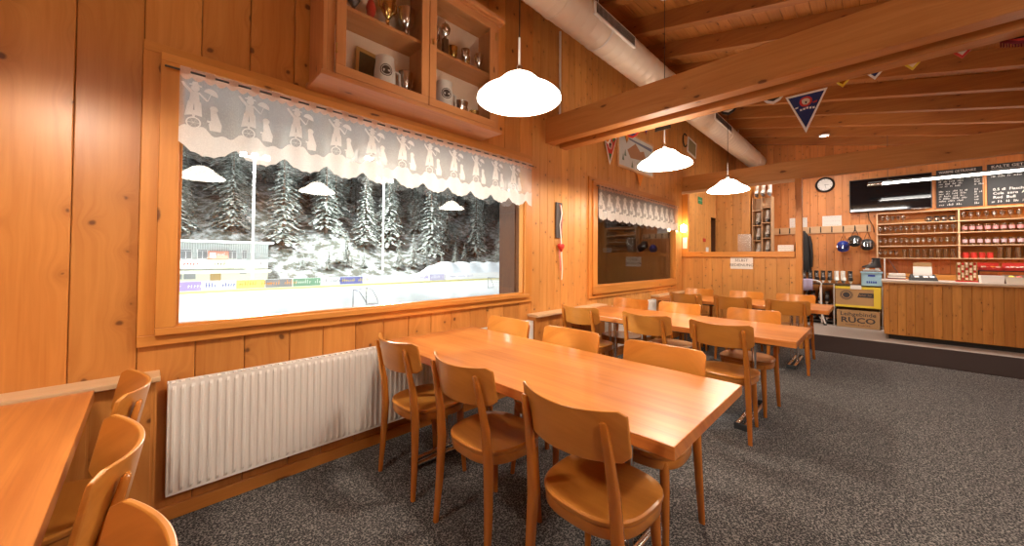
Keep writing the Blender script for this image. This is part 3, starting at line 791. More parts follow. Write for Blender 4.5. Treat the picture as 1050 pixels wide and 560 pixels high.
# ------------------------------------------------------------------ trophy cabinet
def trophy_cabinet():
    X0, X1, Y0, Y1, Z0, Z1 = .70, 2.085, 2.262, W-.023, 2.378, 3.34
    t = thing('trophy_cabinet', 'wooden wall cabinet with two glass doors, mounted above the big window and full of trophies', 'cabinet', ((X0+X1)/2, (Y0+Y1)/2, Z0))
    o = Vector(((X0+X1)/2, (Y0+Y1)/2, Z0))
    def B(mb, a, b, c, d, e, f, mi=0): mb.box(a-o.x, b-o.y, c-o.z, d-o.x, e-o.y, f-o.z, mi)
    mb = MB(); B(mb, X0, Y0, Z0+.0305, X0+.022, Y1, Z1-.0205); B(mb, X1-.022, Y0, Z0+.0305, X1, Y1, Z1-.0205); B(mb, 1.385, Y0+.01, Z0+.02, 1.407, Y1, Z1, 0)
    B(mb, X0+.022, Y1-.012, Z0+.02, X1-.022, Y1, Z1-.02, 1)
    B(mb, X0+.022, Y0, Z0+.03, X0+.065, Y0+.02, Z1-.02); B(mb, X1-.065, Y0, Z0+.03, X1-.022, Y0+.02, Z1-.02)
    mb.build('carcass', [M['cab_wood'], M['cream']], t, bevel=.002)
    mb = MB(); B(mb, X0-.018, Y0-.03, Z0, X1+.018, Y1, Z0+.03); mb.build('bottom_board', M['cab_wood_x'], t, bevel=.004)
    mb = MB(); B(mb, X0-.03, Y0-.05, Z1-.02, X1+.03, Y1, Z1+.01); B(mb, X0-.015, Y0-.03, Z1-.045, X1+.015, Y1, Z1-.02); mb.build('cornice', M['cab_wood_x'], t, bevel=.004)
    mb = MB(); B(mb, X0+.022, Y0+.03, 2.855, 1.385, Y1-.012, 2.878); B(mb, 1.407, Y0+.03, 2.855, X1-.022, Y1-.012, 2.878); mb.build('shelf', M['cab_wood_x'], t)
    for a, b, s in ((.765, 1.394, 0), (1.398, 2.03, 1)):
        mb = MB(); w = .058
        B(mb, a, Y0-.022, Z0+.035, b, Y0-.001, Z0+.035+w, 1); B(mb, a, Y0-.022, Z1-.05-w, b, Y0-.001, Z1-.05, 1)
        B(mb, a, Y0-.022, Z0+.035+w, a+w, Y0-.001, Z1-.05-w); B(mb, b-w, Y0-.022, Z0+.035+w, b, Y0-.001, Z1-.05-w)
        d = mb.build('glass_door', [M['cab_wood'], M['cab_wood_x']], t, bevel=.003)
        mb = MB(); B(mb, a+w, Y0-.014, Z0+.035+w, b-w, Y0-.010, Z1-.05-w); mb.build('pane', M['pane_cab'], d)
        hx = a-.004 if s == 0 else b-.004
        for z in (2.56, 3.18):
            mb = MB(); mb.tube([(hx+.004-o.x, Y0-.026-o.y, z-.03-o.z), (hx+.004-o.x, Y0-.026-o.y, z+.03-o.z)], .006, 8); mb.build('hinge', M['brass'], d, smooth=True)
        if s == 1:
            mb = MB(); B(mb, a+.018, Y0-.026, 2.86, a+.034, Y0-.022, 2.90); mb.build('keyhole_plate', M['brass'], d)
trophy_cabinet()
ZL, ZU, YC = 2.4085, 2.8785, 2.415
def cup(label, x, y, z, h, mat_, k=1.0, handles=True, name='trophy_cup', cat='trophy'):
    h *= 1.18; mb = MB(); r = h*.235*k
    mb.lathe([(.001, 0), (r*.9, 0), (r*.9, h*.12), (r*.65, h*.15), (r*.22, h*.2), (r*.18, h*.33), (r*.32, h*.38), (r*.22, h*.44), (r*.55, h*.52), (r*.95, h*.66), (r*1.02, h*.84), (r*1.15, h), (r*1.08, h), (r*.9, h*.84), (r*.8, h*.66), (.001, h*.54)], (x, y, z), 18)
    if handles:
        for s in (-1, 1):
            mb.tube([(x+s*r*.9, y, z+h*.62), (x+s*r*1.25, y, z+h*.68), (x+s*r*1.3, y, z+h*.85), (x+s*r*1.1, y, z+h*.92)], h*.02, 6)
    return solo(mb, name, mat_, label, cat, 'trophies in the wall cabinet', smooth=True)
cup('silver trophy cup at the right end behind the left glass door, lower shelf', 1.305, YC, ZL, .22, M['silver'], .75)
cup('gold trophy cup on the upper shelf behind the left glass door, near its centre', 1.165, YC, ZU, .24, M['gold'], .75)
cup('silver trophy cup on the upper left shelf, next to the middle stile', 1.305, YC, ZU, .21, M['silver'], 1.0, False)
cup('dark bronze trophy cup at the left end of the upper left shelf', .815, YC, ZU, .19, M['steel_dark'], 1.0, False)
cup('second dark bronze trophy cup from the left on the upper left shelf', .935, YC+.02, ZU, .20, M['steel_dark'], .8, False)
for i, (x, h, mt, w) in enumerate([(1.52, .19, 'silver', 'leftmost silver trophy cup on the upper right shelf'), (1.745, .15, 'gold', 'small gold trophy cup just right of the tall trophy, upper right shelf'),
        (1.815, .13, 'silver', 'small silver trophy cup in the middle of the row, upper right shelf'), (1.885, .13, 'gold', 'second small cup from the right end, upper right shelf'), (1.955, .14, 'silver', 'small silver cup at the right end, upper right shelf')]):
    cup(w, x, YC if i == 0 else YC+(.035 if i % 2 else -.045), ZU, h, M[mt], 1.0 if i == 0 else .9, i == 0)
def tall_trophy():
    t = thing('tall_trophy', 'tall silver trophy with a dark column, upper shelf behind the right glass door', 'trophy', (1.645, YC, ZU), 0, 'trophies in the wall cabinet')
    mb = MB(); mb.lathe([(.001, 0), (.045, 0), (.045, .03), (.02, .035), (.001, .036)], n=16); mb.build('base', M['silver'], t, smooth=True)
    mb = MB(); mb.box(-.022, -.018, .036, .022, .018, .19); mb.build('column', M['dark_wood'], t, bevel=.003)
    mb = MB(); mb.lathe([(.001, .19), (.014, .192), (.012, .21), (.035, .235), (.044, .27), (.03, .30), (.012, .31), (.001, .33)], n=18); mb.build('finial', M['silver'], t, smooth=True)
tall_trophy()
def trophy_figure():
    mb = MB(); x = 1.045
    mb.lathe([(.001, 0), (.04, 0), (.04, .02), (.012, .03), (.010, .06), (.028, .10), (.034, .14), (.022, .18), (.010, .20), (.016, .22), (.001, .24)], (x, YC, ZU), 16)
    solo(mb, 'red_glass_vase', M['red'], 'dark red glass vase on the upper shelf behind the left glass door', 'vase', smooth=True)
trophy_figure()
def mug(label, x, z):
    t = thing('beer_mug', label, 'mug', (x, 2.355, z), 0, 'stoneware mugs in the cabinet')
    mb = MB(); mb.lathe([(.001, 0), (.066, 0), (.070, .015), (.070, .17), (.060, .24), (.062, .27), (.055, .27), (.052, .24), (.060, .02), (.001, .015)], n=24); mb.build('body', M['ceramic'], t, smooth=True)
    mb = MB(); mb.tube([(.062, 0, .21), (.105, 0, .20), (.112, 0, .10), (.065, 0, .06)], .010, 8); mb.build('handle', M['ceramic'], t, smooth=True)
    mb = MB()
    n = 12
    for r0, r1 in ((0, .030), (.035, .041)):
        for i in range(n):
            p, q = 2*PI*i/n, 2*PI*(i+1)/n
            def S(a, rr): 
                u = rr*math.cos(a)/.0705; return (.0708*math.sin(u-.30), -.0708*math.cos(u-.30), .165+rr*math.sin(a))
            mb.add([S(p, r1), S(q, r1), S(q, r0), S(p, r0)], [(0, 1, 2, 3)])
    mb.build('round_emblem', M['black_matte'], t, fixn=False)
mug('stoneware mug with round dark emblem in front of the framed tile, left door', 1.12, ZL)
mug('stoneware mug with round dark emblem behind the right glass door, lower shelf', 1.60, ZL)
def framed_tile():
    t = thing('framed_picture', 'small green and gold framed picture leaning at the back of the lower left shelf', 'picture', (1.08, 2.438, ZL+.008))
    mb = MB(); mb.xf(Matrix.Identity(4)); tilt = Matrix.Rotation(math.radians(-8), 4, 'X') @ Matrix.Rotation(math.radians(5), 4, 'Y') @ Matrix.Diagonal((1.05, 1, 1.38, 1))
    mb.box(-.125, -.006, .005, .125, .006, .025); mb.box(-.125, -.006, .225, .125, .006, .245); mb.box(-.125, -.006, .025, -.105, .006, .225); mb.box(.105, -.006, .025, .125, .006, .225)
    mb.xf(tilt); mb.build('frame', M['brass'], t)
    mb = MB(); mb.box(-.105, -.002, .025, .105, .004, .225); mb.xf(tilt); mb.build('picture_panel', plain('dark_green', (.03, .06, .03), .4), t)
framed_tile()
mb = MB(); mb.tube([(1.50, YC, ZL+.004), (1.51, YC, ZL+.05), (1.545, YC, ZL+.15)], [.012, .008, .003], 8); mb.sphere((1.547, YC, ZL+.155), .008); mb.sphere((1.49, YC, ZL+.07), .018, .014, .02)
solo(mb, 'wooden_figurine', M['dark_wood'], 'small dark figurine with a stick at the left of the lower right shelf', 'figurine', smooth=True)
cup('silver round trophy cup right of the right hand mug, lower shelf', 1.805, YC, ZL, .17, M['silver'], 1.15)
cup('small gold cup at the right end of the lower right shelf', 1.945, YC, ZL, .14, M['gold'], 1, False)

# ------------------------------------------------------------------ wall decorations
def heart_hanging():
    t = thing('heart_wall_hanging', 'slate strip with a red felt heart and ribbons, hanging between the two windows', 'wall decoration', (3.27, W-.02, 1.09))
    mb = MB(); mb.box(-.055, 0, .47, .055, .018, .87); mb.build('slate_strip', plain('slate', (.07, .06, .06), .6), t, bevel=.003)
    mb = MB(); pts = []
    for i in range(28):
        a = 2*PI*i/28; pts.append((16*math.sin(a)**3/16*.052, (13*math.cos(a)-5*math.cos(2*a)-2*math.cos(3*a)-math.cos(4*a))/16*.052))
    rg = []
    for d, sc in ((-.03, .5), (-.026, .85), (-.012, 1), (.004, .95)):
        rg.append([(.02+p*sc, d, .37+q*sc) for p, q in pts])
    mb.rings(rg); mb.build('felt_heart', M['red'], t, smooth=True)
    def rib(name, pts_, w, mt):
        mb = MB()
        for a, b in zip(pts_, pts_[1:]):
            mb.hexa([(a[0]-w, a[1], a[2]), (a[0]+w, a[1], a[2]), (a[0]+w, a[1]+.001, a[2]), (a[0]-w, a[1]+.001, a[2])], [(b[0]-w, b[1], b[2]), (b[0]+w, b[1], b[2]), (b[0]+w, b[1]+.001, b[2]), (b[0]-w, b[1]+.001, b[2])])
        mb.build(name, mt, t)
    rib('white_ribbon', [(.02, -.008, .84), (.03, -.014, .75), (.0, -.01, .62), (.01, -.012, .52), (.03, -.01, .40), (.035, -.008, .25), (.05, -.008, .12), (.04, -.006, 0)], .008, M['white'])
    rib('red_ribbon', [(.0, -.006, .85), (.04, -.01, .72), (.03, -.01, .55), (.01, -.01, .42), (-.01, -.008, .3), (.01, -.008, .2), (.02, -.006, .1)], .009, plain('pink', (.60, .16, .14), .6))
heart_hanging()
def poster():
    x0, x1, z0, z1 = 4.58, 5.72, 2.62, 3.16; y = W-.024
    t = thing('framed_poster', 'large framed poster of a snowy landscape high on the wall above the second window', 'poster', ((x0+x1)/2, y, z0)); ox, oz = (x0+x1)/2, z0
    mb = MB()
    def B(a, b, c, d): mb.box(a-ox, 0, b-oz, c-ox, .02, d-oz)
    B(x0, z0, x1, z0+.03); B(x0, z1-.03, x1, z1); B(x0, z0+.03, x0+.03, z1-.03); B(x1-.03, z0+.03, x1, z1-.03); mb.build('frame', M['pale_wood'], t, bevel=.003)
    mb = MB(); mb.box(x0+.03-ox, .006, z0+.03-oz, x1-.03-ox, .012, z1-.03-oz); p = mb.build('poster_sheet', plain('poster_sheet', (.62, .66, .66), .4, noise=.12, nscale=5), t)
    mb = MB(); fn = lambda a, b, d: (a, d, b)
    mb.prism([(-.30, .28), (-.05, .42), (.10, .33), (.22, .36), (.30, .25), (.05, .20), (-.2, .18)], fn, .005, .0062); mb.build('brown_hut_shape', plain('poster_brown', (.42, .22, .12), .6), p)
    mb = MB(); mb.prism([(-.25, .46), (.50, .46), (.50, .41), (-.25, .44)], fn, .005, .0062); mb.build('blue_sky_band', plain('poster_blue', (.16, .20, .30), .6), p)
    mb = MB()
    for cx_, cz_ in ((-.42, .15), (-.36, .22), (.02, .10), (.12, .16), (.2, .09), (.32, .14), (-.15, .09)):
        mb.prism([(cx_-.03, cz_-.04), (cx_+.03, cz_-.04), (cx_, cz_+.06)], fn, .005, .0062)
    mb.build('small_trees', plain('poster_green', (.14, .22, .16), .6), p)
poster()
fn_x = lambda a, b, d: (a, d, b)            # outline facing along -Y
fn_y = lambda a, b, d: (d, -a, b)           # outline facing along -X
def pennant(label, pos, w, h, base, edge, facing, kind='tri', deco=None, group='club pennants'):
    t = thing('pennant', label, 'pennant', pos, 0, group)
    fn = fn_x if facing == 'y' else fn_y; out = -.004
    def shape(k):
        if kind == 'tri': return [(-w/2*k, -h*.06*(1-k)*6), (w/2*k, -h*.06*(1-k)*6), (0, -h*k - h*.10*(1-k))]
        if kind == 'shield': return [(-w/2*k, -h*.05*(1-k)*5), (w/2*k, -h*.05*(1-k)*5), (w/2*k, -h*.6*k-h*.03), (w*.28*k, -h*.85*k-h*.03), (0, -h*k), (-w*.28*k, -h*.85*k-h*.03), (-w/2*k, -h*.6*k-h*.03)]
        return [(-w/2*k, -h*.1*(1-k)*4), (w/2*k, -h*.1*(1-k)*4), (w/2*k, -h*k), (-w/2*k, -h*k)]
    mb = MB(); mb.prism(shape(1), fn, -.002, .002); mb.build('pennant_border', edge, t)
    mb = MB(); mb.prism(shape(.86), fn, out+.0005, -.0022); mb.build('pennant_field', base, t)
    if deco: deco(t, fn, out, w, h)
    return t
def big_deco(t, fn, out, w, h):
    mb = MB(); mb.prism([(a*1.0, b) for a, b in circ(0, -h*.22, w*.155, 14)], fn, out-.0005, out+.0004); mb.build('round_badge', M['red'], t)
    mb = MB(); mb.prism([(-w*.10, -h*.17), (-w*.03, -h*.14), (w*.04, -h*.15), (w*.10, -h*.19), (w*.09, -h*.26), (w*.03, -h*.30), (-w*.05, -h*.29), (-w*.09, -h*.24)], fn, out-.001, out-.0006); mb.build('pale_face_shape', plain('pennant_cream', (.65, .55, .42), .7), t)
    mb = MB(); mb.prism([(-w*.02, -h*.22), (w*.03, -h*.22), (w*.02, -h*.275), (-w*.01, -h*.275)], fn, out-.0016, out-.0011); mb.build('dark_mouth_shape', M['black_matte'], t)
    mb = MB()
    for i in range(5): 
        a = -w*.14+i*w*.075; z = -h*(.385-.012*abs(i-2)*-1+.0); mb.prism([(a, z-.008), (a+w*.05, z-.008), (a+w*.05, z+.008), (a+w*.02, z+.004), (a, z+.008)], fn, out-.0012, out-.0002)
    mb.prism([(-w*.26, -h*.33), (-w*.18, -h*.32), (-w*.19, -h*.355), (-w*.25, -h*.365)], fn, out-.0012, out-.0002)
    mb.build('pale_arc_lettering', M['white'], t)
    mb = MB(); mb.prism([(w*.16, -h*.27), (w*.27, -h*.25), (w*.26, -h*.29), (w*.17, -h*.30)], fn, out-.0012, out-.0002); mb.build('red_word_shape', M['red'], t)
XP = 3.417
pennant('large navy blue triangular pennant with a red round badge, hanging below the ceiling beam', (XP+.03, .365, 2.578), .245, .30, M['navy'], M['white'], 'x', deco=big_deco, group=None)
mb = MB(); mb.tube([(XP+.004, .365-.125, 2.58), (XP+.03, .365-.122, 2.577), (XP+.03, .365+.122, 2.577), (XP+.004, .365+.125, 2.58)], .002, 6)
SM = [(2.0, 'gold', 'orange', 'white', 'tri', 'small orange pennant tip under the beam, left of the second pendant lamp cord'),
      (1.72, 'violet', 'blue', 'red', 'shield', 'blue and red small pennant tip under the beam, right above the second pendant lamp'),
      (1.42, 'dark', 'black_matte', 'black', 'rect', 'dark rectangular pennant end under the beam, right of the second lamp cord'),
      (.87, 'white', 'ceramic', 'black', 'shield', 'white rounded pennant tip under the beam, where the duct passes'),
      (.56, 'black', 'black', 'white', 'shield', 'black and white pennant tip under the beam, left of the navy pennant'),
      (.16, 'gold', 'gold', 'yellow', 'tri', 'yellow edged pennant tip just right of the navy pennant'),
      (.00, 'navy', 'navy', 'white', 'tri', 'navy and white pennant tip under the beam, second right of the navy pennant'),
      (-.17, 'cream', 'cream', 'yellow', 'tri', 'cream pennant tip with yellow edge, third right of the navy pennant'),
      (-.37, 'grey', 'ceramic', 'red', 'tri', 'grey pennant tip with red edge, left of the fringed red pennant')]
for y, _, b_, e_, k_, lb in SM:
    pennant(lb, (XP+.005, y, 2.70), (.25 if k_ == 'tri' else .15), (.158 if k_ != 'rect' else .15), M[b_], M[e_], 'x', k_)
def red_deco(t, fn, out, w, h):
    mb = MB(); mb.prism([(-w*.36, -h*.10), (w*.36, -h*.10), (w*.36, -h*.2), (-w*.30, -h*.62)], fn, out-.0008, out+.0003); mb.build('white_diagonal', M['white'], t)
    mb = MB(); mb.prism([(-w*.34, -h*.62), (w*.36, -h*.3), (w*.36, -h*.62), (0, -h*.74)], fn, out-.0014, out-.0009); mb.build('black_panel', M['black_matte'], t)
    mb = MB()
    for i in range(24):
        a = -w*.5+i*w/24; z = -h*(.62+.36*(1-abs(2*(i/24)-1))); mb.prism([(a, z-.03), (a+w/40, z-.03), (a+w/40, z), (a, z)], fn, -.001, .001)
    mb.build('fringe', plain('dark_red', (.14, .01, .015), .8), t)
pennant('fringed red, white and black pennant at the right edge, below the ceiling beam', (XP+.03, -.63, 2.665), .24, .12, M['red'], plain('dark_red2', (.16, .01, .02), .8), 'x', 'shield', red_deco, None)
def tri_deco(t, fn, out, w, h):
    mb = MB(); mb.prism([(-w*.40, -.015), (-w*.08, -.015), (-w*.22, -h*.2)], fn, out-.0006, out+.0003); mb.prism([(w*.40, -.015), (w*.08, -.015), (w*.22, -h*.2)], fn, out-.0006, out+.0003)
    mb.prism([(-w*.10, -h*.62), (w*.10, -h*.62), (0, -h*.84)], fn, out-.0006, out+.0003); mb.build('green_corners', M['green'], t)
    mb = MB(); mb.prism(circ(0, -h*.33, w*.17, 14), fn, out-.001, out-.0004); mb.build('round_badge', plain('badge_pink', (.6, .35, .28), .6), t)
    mb = MB(); mb.prism([(-w*.08, -h*.30), (0, -h*.26), (w*.08, -h*.30), (w*.03, -h*.36), (w*.06, -h*.42), (-w*.04, -h*.40)], fn, out-.0016, out-.0011); mb.build('dark_badge_mark', M['black_matte'], t)
pennant('white edged red and green triangular pennant on the wall, left of the framed poster', (4.35, W-.028, 2.985), .36, .40, M['red'], M['white'], 'y', deco=tri_deco, group=None)
pennant('small plain orange pennant on the wall just above the second window', (5.23, W-.028, 2.60), .22, .18, M['orange'], M['orange'], 'y', group=None)
pennant('small orange and blue pennant in front of the upper left corner of the framed poster', (4.80, W-.036, 3.15), .20, .17, M['orange'], M['gold'], 'y', group=None)
pennant('blue and red pennant high on the wall above the middle of the framed poster', (5.42, W-.028, 3.42), .22, .17, M['blue'], M['red'], 'y', group=None)
def small_frame(label, x, z, w, h, rot):
    t = thing('picture_frame', label, 'picture', (x, W-.024, z)); R_ = Matrix.Rotation(rot, 4, 'Y')
    mb = MB(); k = .022
    mb.box(-w/2, 0, -h/2, w/2, .02, -h/2+k); mb.box(-w/2, 0, h/2-k, w/2, .02, h/2); mb.box(-w/2, 0, -h/2+k, -w/2+k, .02, h/2-k); mb.box(w/2-k, 0, -h/2+k, w/2, .02, h/2-k)
    mb.xf(R_); mb.build('frame', M['white'], t)
    mb = MB(); mb.box(-w/2+k, .006, -h/2+k, w/2-k, .012, h/2-k); mb.xf(R_); mb.build('picture_sheet', plain('olive', (.28, .24, .12), .6), t)
small_frame('small pale framed picture hanging crooked high on the wall behind the second lamp', 7.45, 3.50, .44, .30, .12)
mb = MB(); mb.tube([(7.05+.10*math.cos(a), W-.03, 3.55+.12*math.sin(a)) for a in [PI*.3+i*PI/8 for i in range(13)]], .012, 6)
solo(mb, 'cable_loop', M['black_matte'], 'dark looped cable on the wall left of the crooked small picture', 'cable', smooth=True)

# ------------------------------------------------------------------ beyond the partition: notices, shelf, coats
def notice(name, label, w, h, pos, facing, lines, size, mt='paper', inkm='ink', cat='notice', extra=None):
    t = thing(name, label, cat, pos)
    mb = MB()
    if facing == 'x': mb.box(-.003, -w/2, 0, 0, w/2, h)
    else: mb.box(-w/2, -.003, 0, w/2, 0, h)
    mb.build('sheet', M[mt], t)
    for i, (ln, sz) in enumerate(lines):
        z = h*(1-(i+.8)/(len(lines)+.6))
        text(ln, sz, (-.0045, 0, z) if facing == 'x' else (0, -.0045, z), FACE_NX if facing == 'x' else FACE_NY, M[inkm], parent=t)
    if extra: extra(t)
    return t
def rows(t, w, h, n, facing='x', mt='ink', hh=.006):
    mb = MB()
    for i in range(n):
        z = h*(.86-.72*i/max(1, n-1)) if n > 1 else h*.5
        fn = (lambda a, b: (-.0036, -a, z+b)) if facing == 'x' else (lambda a, b: (a, -.0036, z+b))
        scribble(mb, -w*.4, w*.4*random.uniform(.5, 1), hh, fn, 0, .03)
    mb.build('handwriting', M[mt], t)
notice('paper_sign', 'white self service sign with two lines of capitals, on the planked half wall', .325, .205, (6.997, 1.593, 1.178), 'x', [('SELBST', .062), ('BEDIENUNG', .062)], .06, cat='sign')
notice('paper_notice', 'narrow printed paper notice below the glowing wall light in the corner', .075, .20, (6.984, 2.49, 1.53), 'x', [], 0, extra=lambda t: rows(t, .075, .2, 7))
notice('menu_holder', 'silvery clear sign holder standing on the half wall, left of the shoe shelf', .19, .29, (6.99, 1.548, 1.466), 'x', [], 0, mt='silver', cat='sign holder')
notice('paper_notice', 'wide white printed notice on the half wall rail, beside the post', .20, .10, (6.99, .995, 1.466), 'x', [], 0, extra=lambda t: rows(t, .2, .1, 3))
notice('paper_notice', 'white sheet taped on the orange wall below the clock', .32, .235, (XB-.002, .69, 2.075), 'x', [], 0, extra=lambda t: rows(t, .32, .235, 3, hh=.009))
notice('paper_notice', 'white sheet taped on the orange wall, seen beside the partition post', .32, .235, (XB-.002, 1.272, 2.07), 'x', [], 0, extra=lambda t: rows(t, .32, .235, 4, hh=.009))
notice('exit_sign', 'small green sign high on the wall behind the partition opening', .26, .14, (7.95, W-.003, 2.46), 'y', [], 0, mt='green', cat='sign', extra=lambda t: rows(t, .26, .14, 1, 'y', 'white', .03))
notice('red_label', 'small red label on the wall left of the dark doorway', .17, .07, (8.2, W-.003, 1.70), 'y', [], 0, mt='red', cat='label')
notice('paper_notice', 'small white note below the red label, left of the dark doorway', .17, .13, (8.38, W-.003, 1.46), 'y', [], 0, cat='notice', extra=lambda t: rows(t, .17, .13, 3, 'y'))
notice('brown_poster', 'brown poster on the dark doorway side behind the opening', .20, .62, (8.76, W+.297, 1.62), 'y', [], 0, mt='cardboard', cat='poster')

SHOE_G = 'white skates on the tall shelf'
def shoe_shelf():
    t = thing('shoe_shelf', 'tall narrow two bay wooden shelf filled with white skates, behind the partition opening', 'shelf', (9.25, 1.70, 0))
    mb = MB()
    for y in (-.17, -.005, .16): mb.box(-.14, y, 0, .14, y+.014, 2.66)
    mb.box(.13, -.17, 0, .14, .17, 2.66); mb.build('side_panel', M['pale_wood'], t)
    zs = [.3, .6, .9, 1.2, 1.46, 1.78, 2.10, 2.42]
    for z in zs:
        mb = MB(); mb.box(-.14, -.156, z, .13, -.005, z+.015); mb.box(-.14, .009, z-.05, .13, .16, z-.035); mb.build('shelf_board', M['pale_wood'], t)
shoe_shelf()
def make_skate(label, loc, rz, white, group):
    t = thing('ice_skate', label, 'skate', loc, rz, group)
    bm_ = M['skate_white' if white else 'skate_black']
    mb = MB()
    def el(cx, cz, hx, hy, n=12): return [(cx+hx*math.cos(2*PI*j/n), hy*math.sin(2*PI*j/n), cz) for j in range(n)]
    mb.rings([el(.0, .075, .135, .038), el(.0, .085, .14, .042), el(-.005, .11, .132, .040), el(-.035, .135, .095, .037), el(-.06, .16, .065, .036), el(-.065, .22, .058, .036), el(-.062, .265, .062, .038), el(-.06, .27, .05, .03)], r=.5)
    mb.build('boot', bm_, t, smooth=True)
    mb = MB(); mb.box(-.11, -.018, .035, -.05, .018, .078); mb.box(.03, -.018, .035, .09, .018, .078); mb.box(-.13, -.006, .018, .12, .006, .04); mb.build('blade_holder', M['white' if not white else 'shade_grey'], t)
    mb = MB(); mb.box(-.14, -.002, 0, .13, .002, .02); mb.build('blade', M['chrome'], t)
    mb = MB()
    for i in range(5): mb.box(-.005-.012*i, -.022, .118+.028*i, .05-.010*i-.02*(i > 2), .022, .124+.028*i)
    mb.build('laces', M['white' if not white else 'ceramic'], t)
    return t
sw = make_skate('white ice skate standing on the tall narrow shelf', (9.232, 1.78, 1.476), PI, True, SHOE_G); first = True
for z in (1.475, 1.795, 2.115):
    for k in range(2):
        for bay in (0, 1):
            if k: continue
            y = 1.62 if bay == 0 else 1.785
            if first: sw.location = (9.232, y, z+.001); first = False
            else: dup(sw, (9.232, y, z+.001 - (.05 if bay else 0)))
for k in range(3): dup(sw, (9.24, 1.59+.115*k, 2.665), label='white ice skate standing on top of the tall narrow shelf', group='skates on top of the tall shelf')

def coat_rail():
    t = thing('coat_rail', 'pale wooden coat rail with black hooks along the orange back wall', 'coat rail', (XB-.001, 1.1, 1.93))
    mb = MB(); mb.box(-.022, -1.02, 0, 0, .78, .155); mb.build('rail_board', M['pale_wood'], t, bevel=.003)
    for i in range(10):
        y = .70 - i*.185; mb = MB(); mb.tube([(-.022, y, .10), (-.06, y, .115), (-.075, y, .14)], .006, 6); mb.tube([(-.022, y, .06), (-.05, y, .02), (-.075, y, .03), (-.08, y, .055)], .006, 6); mb.box(-.026, y-.01, .02, -.02, y+.01, .13)
        mb.build('hook', M['black'], t, smooth=True)
coat_rail()
def helmet(label, y, z, mt, dx=.20):
    t = thing('hockey_helmet', label, 'helmet', (XB-dx, y, z), 0); t.scale = (.9, .9, .9)
    mb = MB(); N = 18; rg = []
    for i in range(9):
        a = PI/2*i/8; rg.append([(.125*math.cos(a)*math.cos(2*PI*j/N), .118*math.cos(a)*math.sin(2*PI*j/N), .02+.115*math.sin(a)) for j in range(N)])
    rg.insert(0, [(.118*math.cos(2*PI*j/N), .112*math.sin(2*PI*j/N), -.05+.03*math.cos(2*PI*j/N)) for j in range(N)])
    mb.rings(rg); mb.xf(Matrix.Rotation(math.radians(-35), 4, 'Y')); mb.build('helmet_shell', mt, t, smooth=True)
    mb = MB()
    for k in range(5):
        a = -.9+k*.45; mb.tube([(-.09, .10*math.sin(a), .09), (-.155*math.cos(a*.5), .12*math.sin(a), .02), (-.15*math.cos(a*.5), .12*math.sin(a), -.08)], .004, 5)
    for z_ in (.06, -.01, -.07):
        mb.tube([(-.145*math.cos(b), .125*math.sin(b), z_) for b in [-1.2+i*.3 for i in range(9)]], .004, 5)
    mb.xf(Matrix.Rotation(math.radians(25), 4, 'Y') @ Matrix.Translation((.02, 0, -.03))); mb.build('face_cage', M['chrome'], t, smooth=True)
    mb = MB(); mb.tube([(.06, .06, .10), (.10, .02, .22), (.17+(dx-.2), 0, .30), (.11, -.03, .22), (.06, -.07, .08)], .005, 5); mb.build('chin_strap', M['black_matte'], t)
helmet('blue hockey helmet hanging from the coat rail, leftmost of three', .50, 1.63, M['blue'])
helmet('middle black hockey helmet hanging from the coat rail', .315, 1.73, M['black'], .38)
helmet('black hockey helmet hanging beside the drinking glass shelf, rightmost of three', .135, 1.66, plain('charcoal', (.03, .03, .035), .3))
def jacket():
    t = thing('black_jacket', 'black jacket hanging from the coat rail beside the partition post', 'jacket', (XB-.12, 1.165, 1.06)); t.scale = (1, .55, 1)
    mb = MB(); N = 20; rg = []
    for z, hy, hx in ((0, .23, .07), (.02, .24, .08), (.3, .23, .08), (.6, .215, .08), (.78, .20, .075), (.86, .12, .055), (.90, .06, .04), (.93, .05, .03)):
        rg.append([(hx*math.cos(2*PI*j/N)+.006*math.sin(7*j+z*9), hy*math.sin(2*PI*j/N)+.01*math.sin(5*j+z*4), z) for j in range(N)])
    mb.rings(rg); mb.build('jacket_body', M['black_matte'], t, smooth=True)
    for s in (-1, 1):
        mb = MB(); mb.tube([(0, s*.17, .80), (-.01, s*.23, .62), (-.02, s*.26, .35), (-.02, s*.25, .12)], [.06, .06, .05, .04], 10); mb.build('sleeve', M['black_matte'], t, smooth=True)
jacket()
def clock():
    t = thing('wall_clock', 'round white wall clock with a black rim above the coat rail', 'clock', (XB-.002, .80, 3.005))
    mb = MB(); mb.lathe([(.125, -.02), (.160, -.045), (.168, -.03), (.168, 0), (.001, 0)], n=32, axis='x'); mb.build('rim', M['black'], t, smooth=True)
    mb = MB(); mb.lathe([(.001, -.022), (.132, -.022), (.132, -.018), (.001, -.018)], n=32, axis='x'); mb.build('dial', M['white'], t)
    mb = MB()
    for k in range(12):
        a = k*PI/6; c_, s_ = math.cos(a), math.sin(a); r0, r1 = .100, .118
        mb.add([(-.0235, r0*s_-.003*c_, r0*c_+.003*s_), (-.0235, r0*s_+.003*c_, r0*c_-.003*s_), (-.0235, r1*s_+.003*c_, r1*c_-.003*s_), (-.0235, r1*s_-.003*c_, r1*c_+.003*s_)], [(0, 1, 2, 3)])
    mb.build('hour_marks', M['ink'], t)
    for a, r1, w in ((-1.65, .075, .004), (-2.9, .10, .003)):
        mb = MB(); c_, s_ = math.cos(a), math.sin(a); mb.add([(-.026, -w*c_, w*s_), (-.026, w*c_, -w*s_), (-.026, r1*s_+w*c_*.5, r1*c_-w*s_*.5), (-.026, r1*s_-w*c_*.5, r1*c_+w*s_*.5)], [(0, 1, 2, 3)]); mb.build('clock_hand', M['ink'], t)
clock()
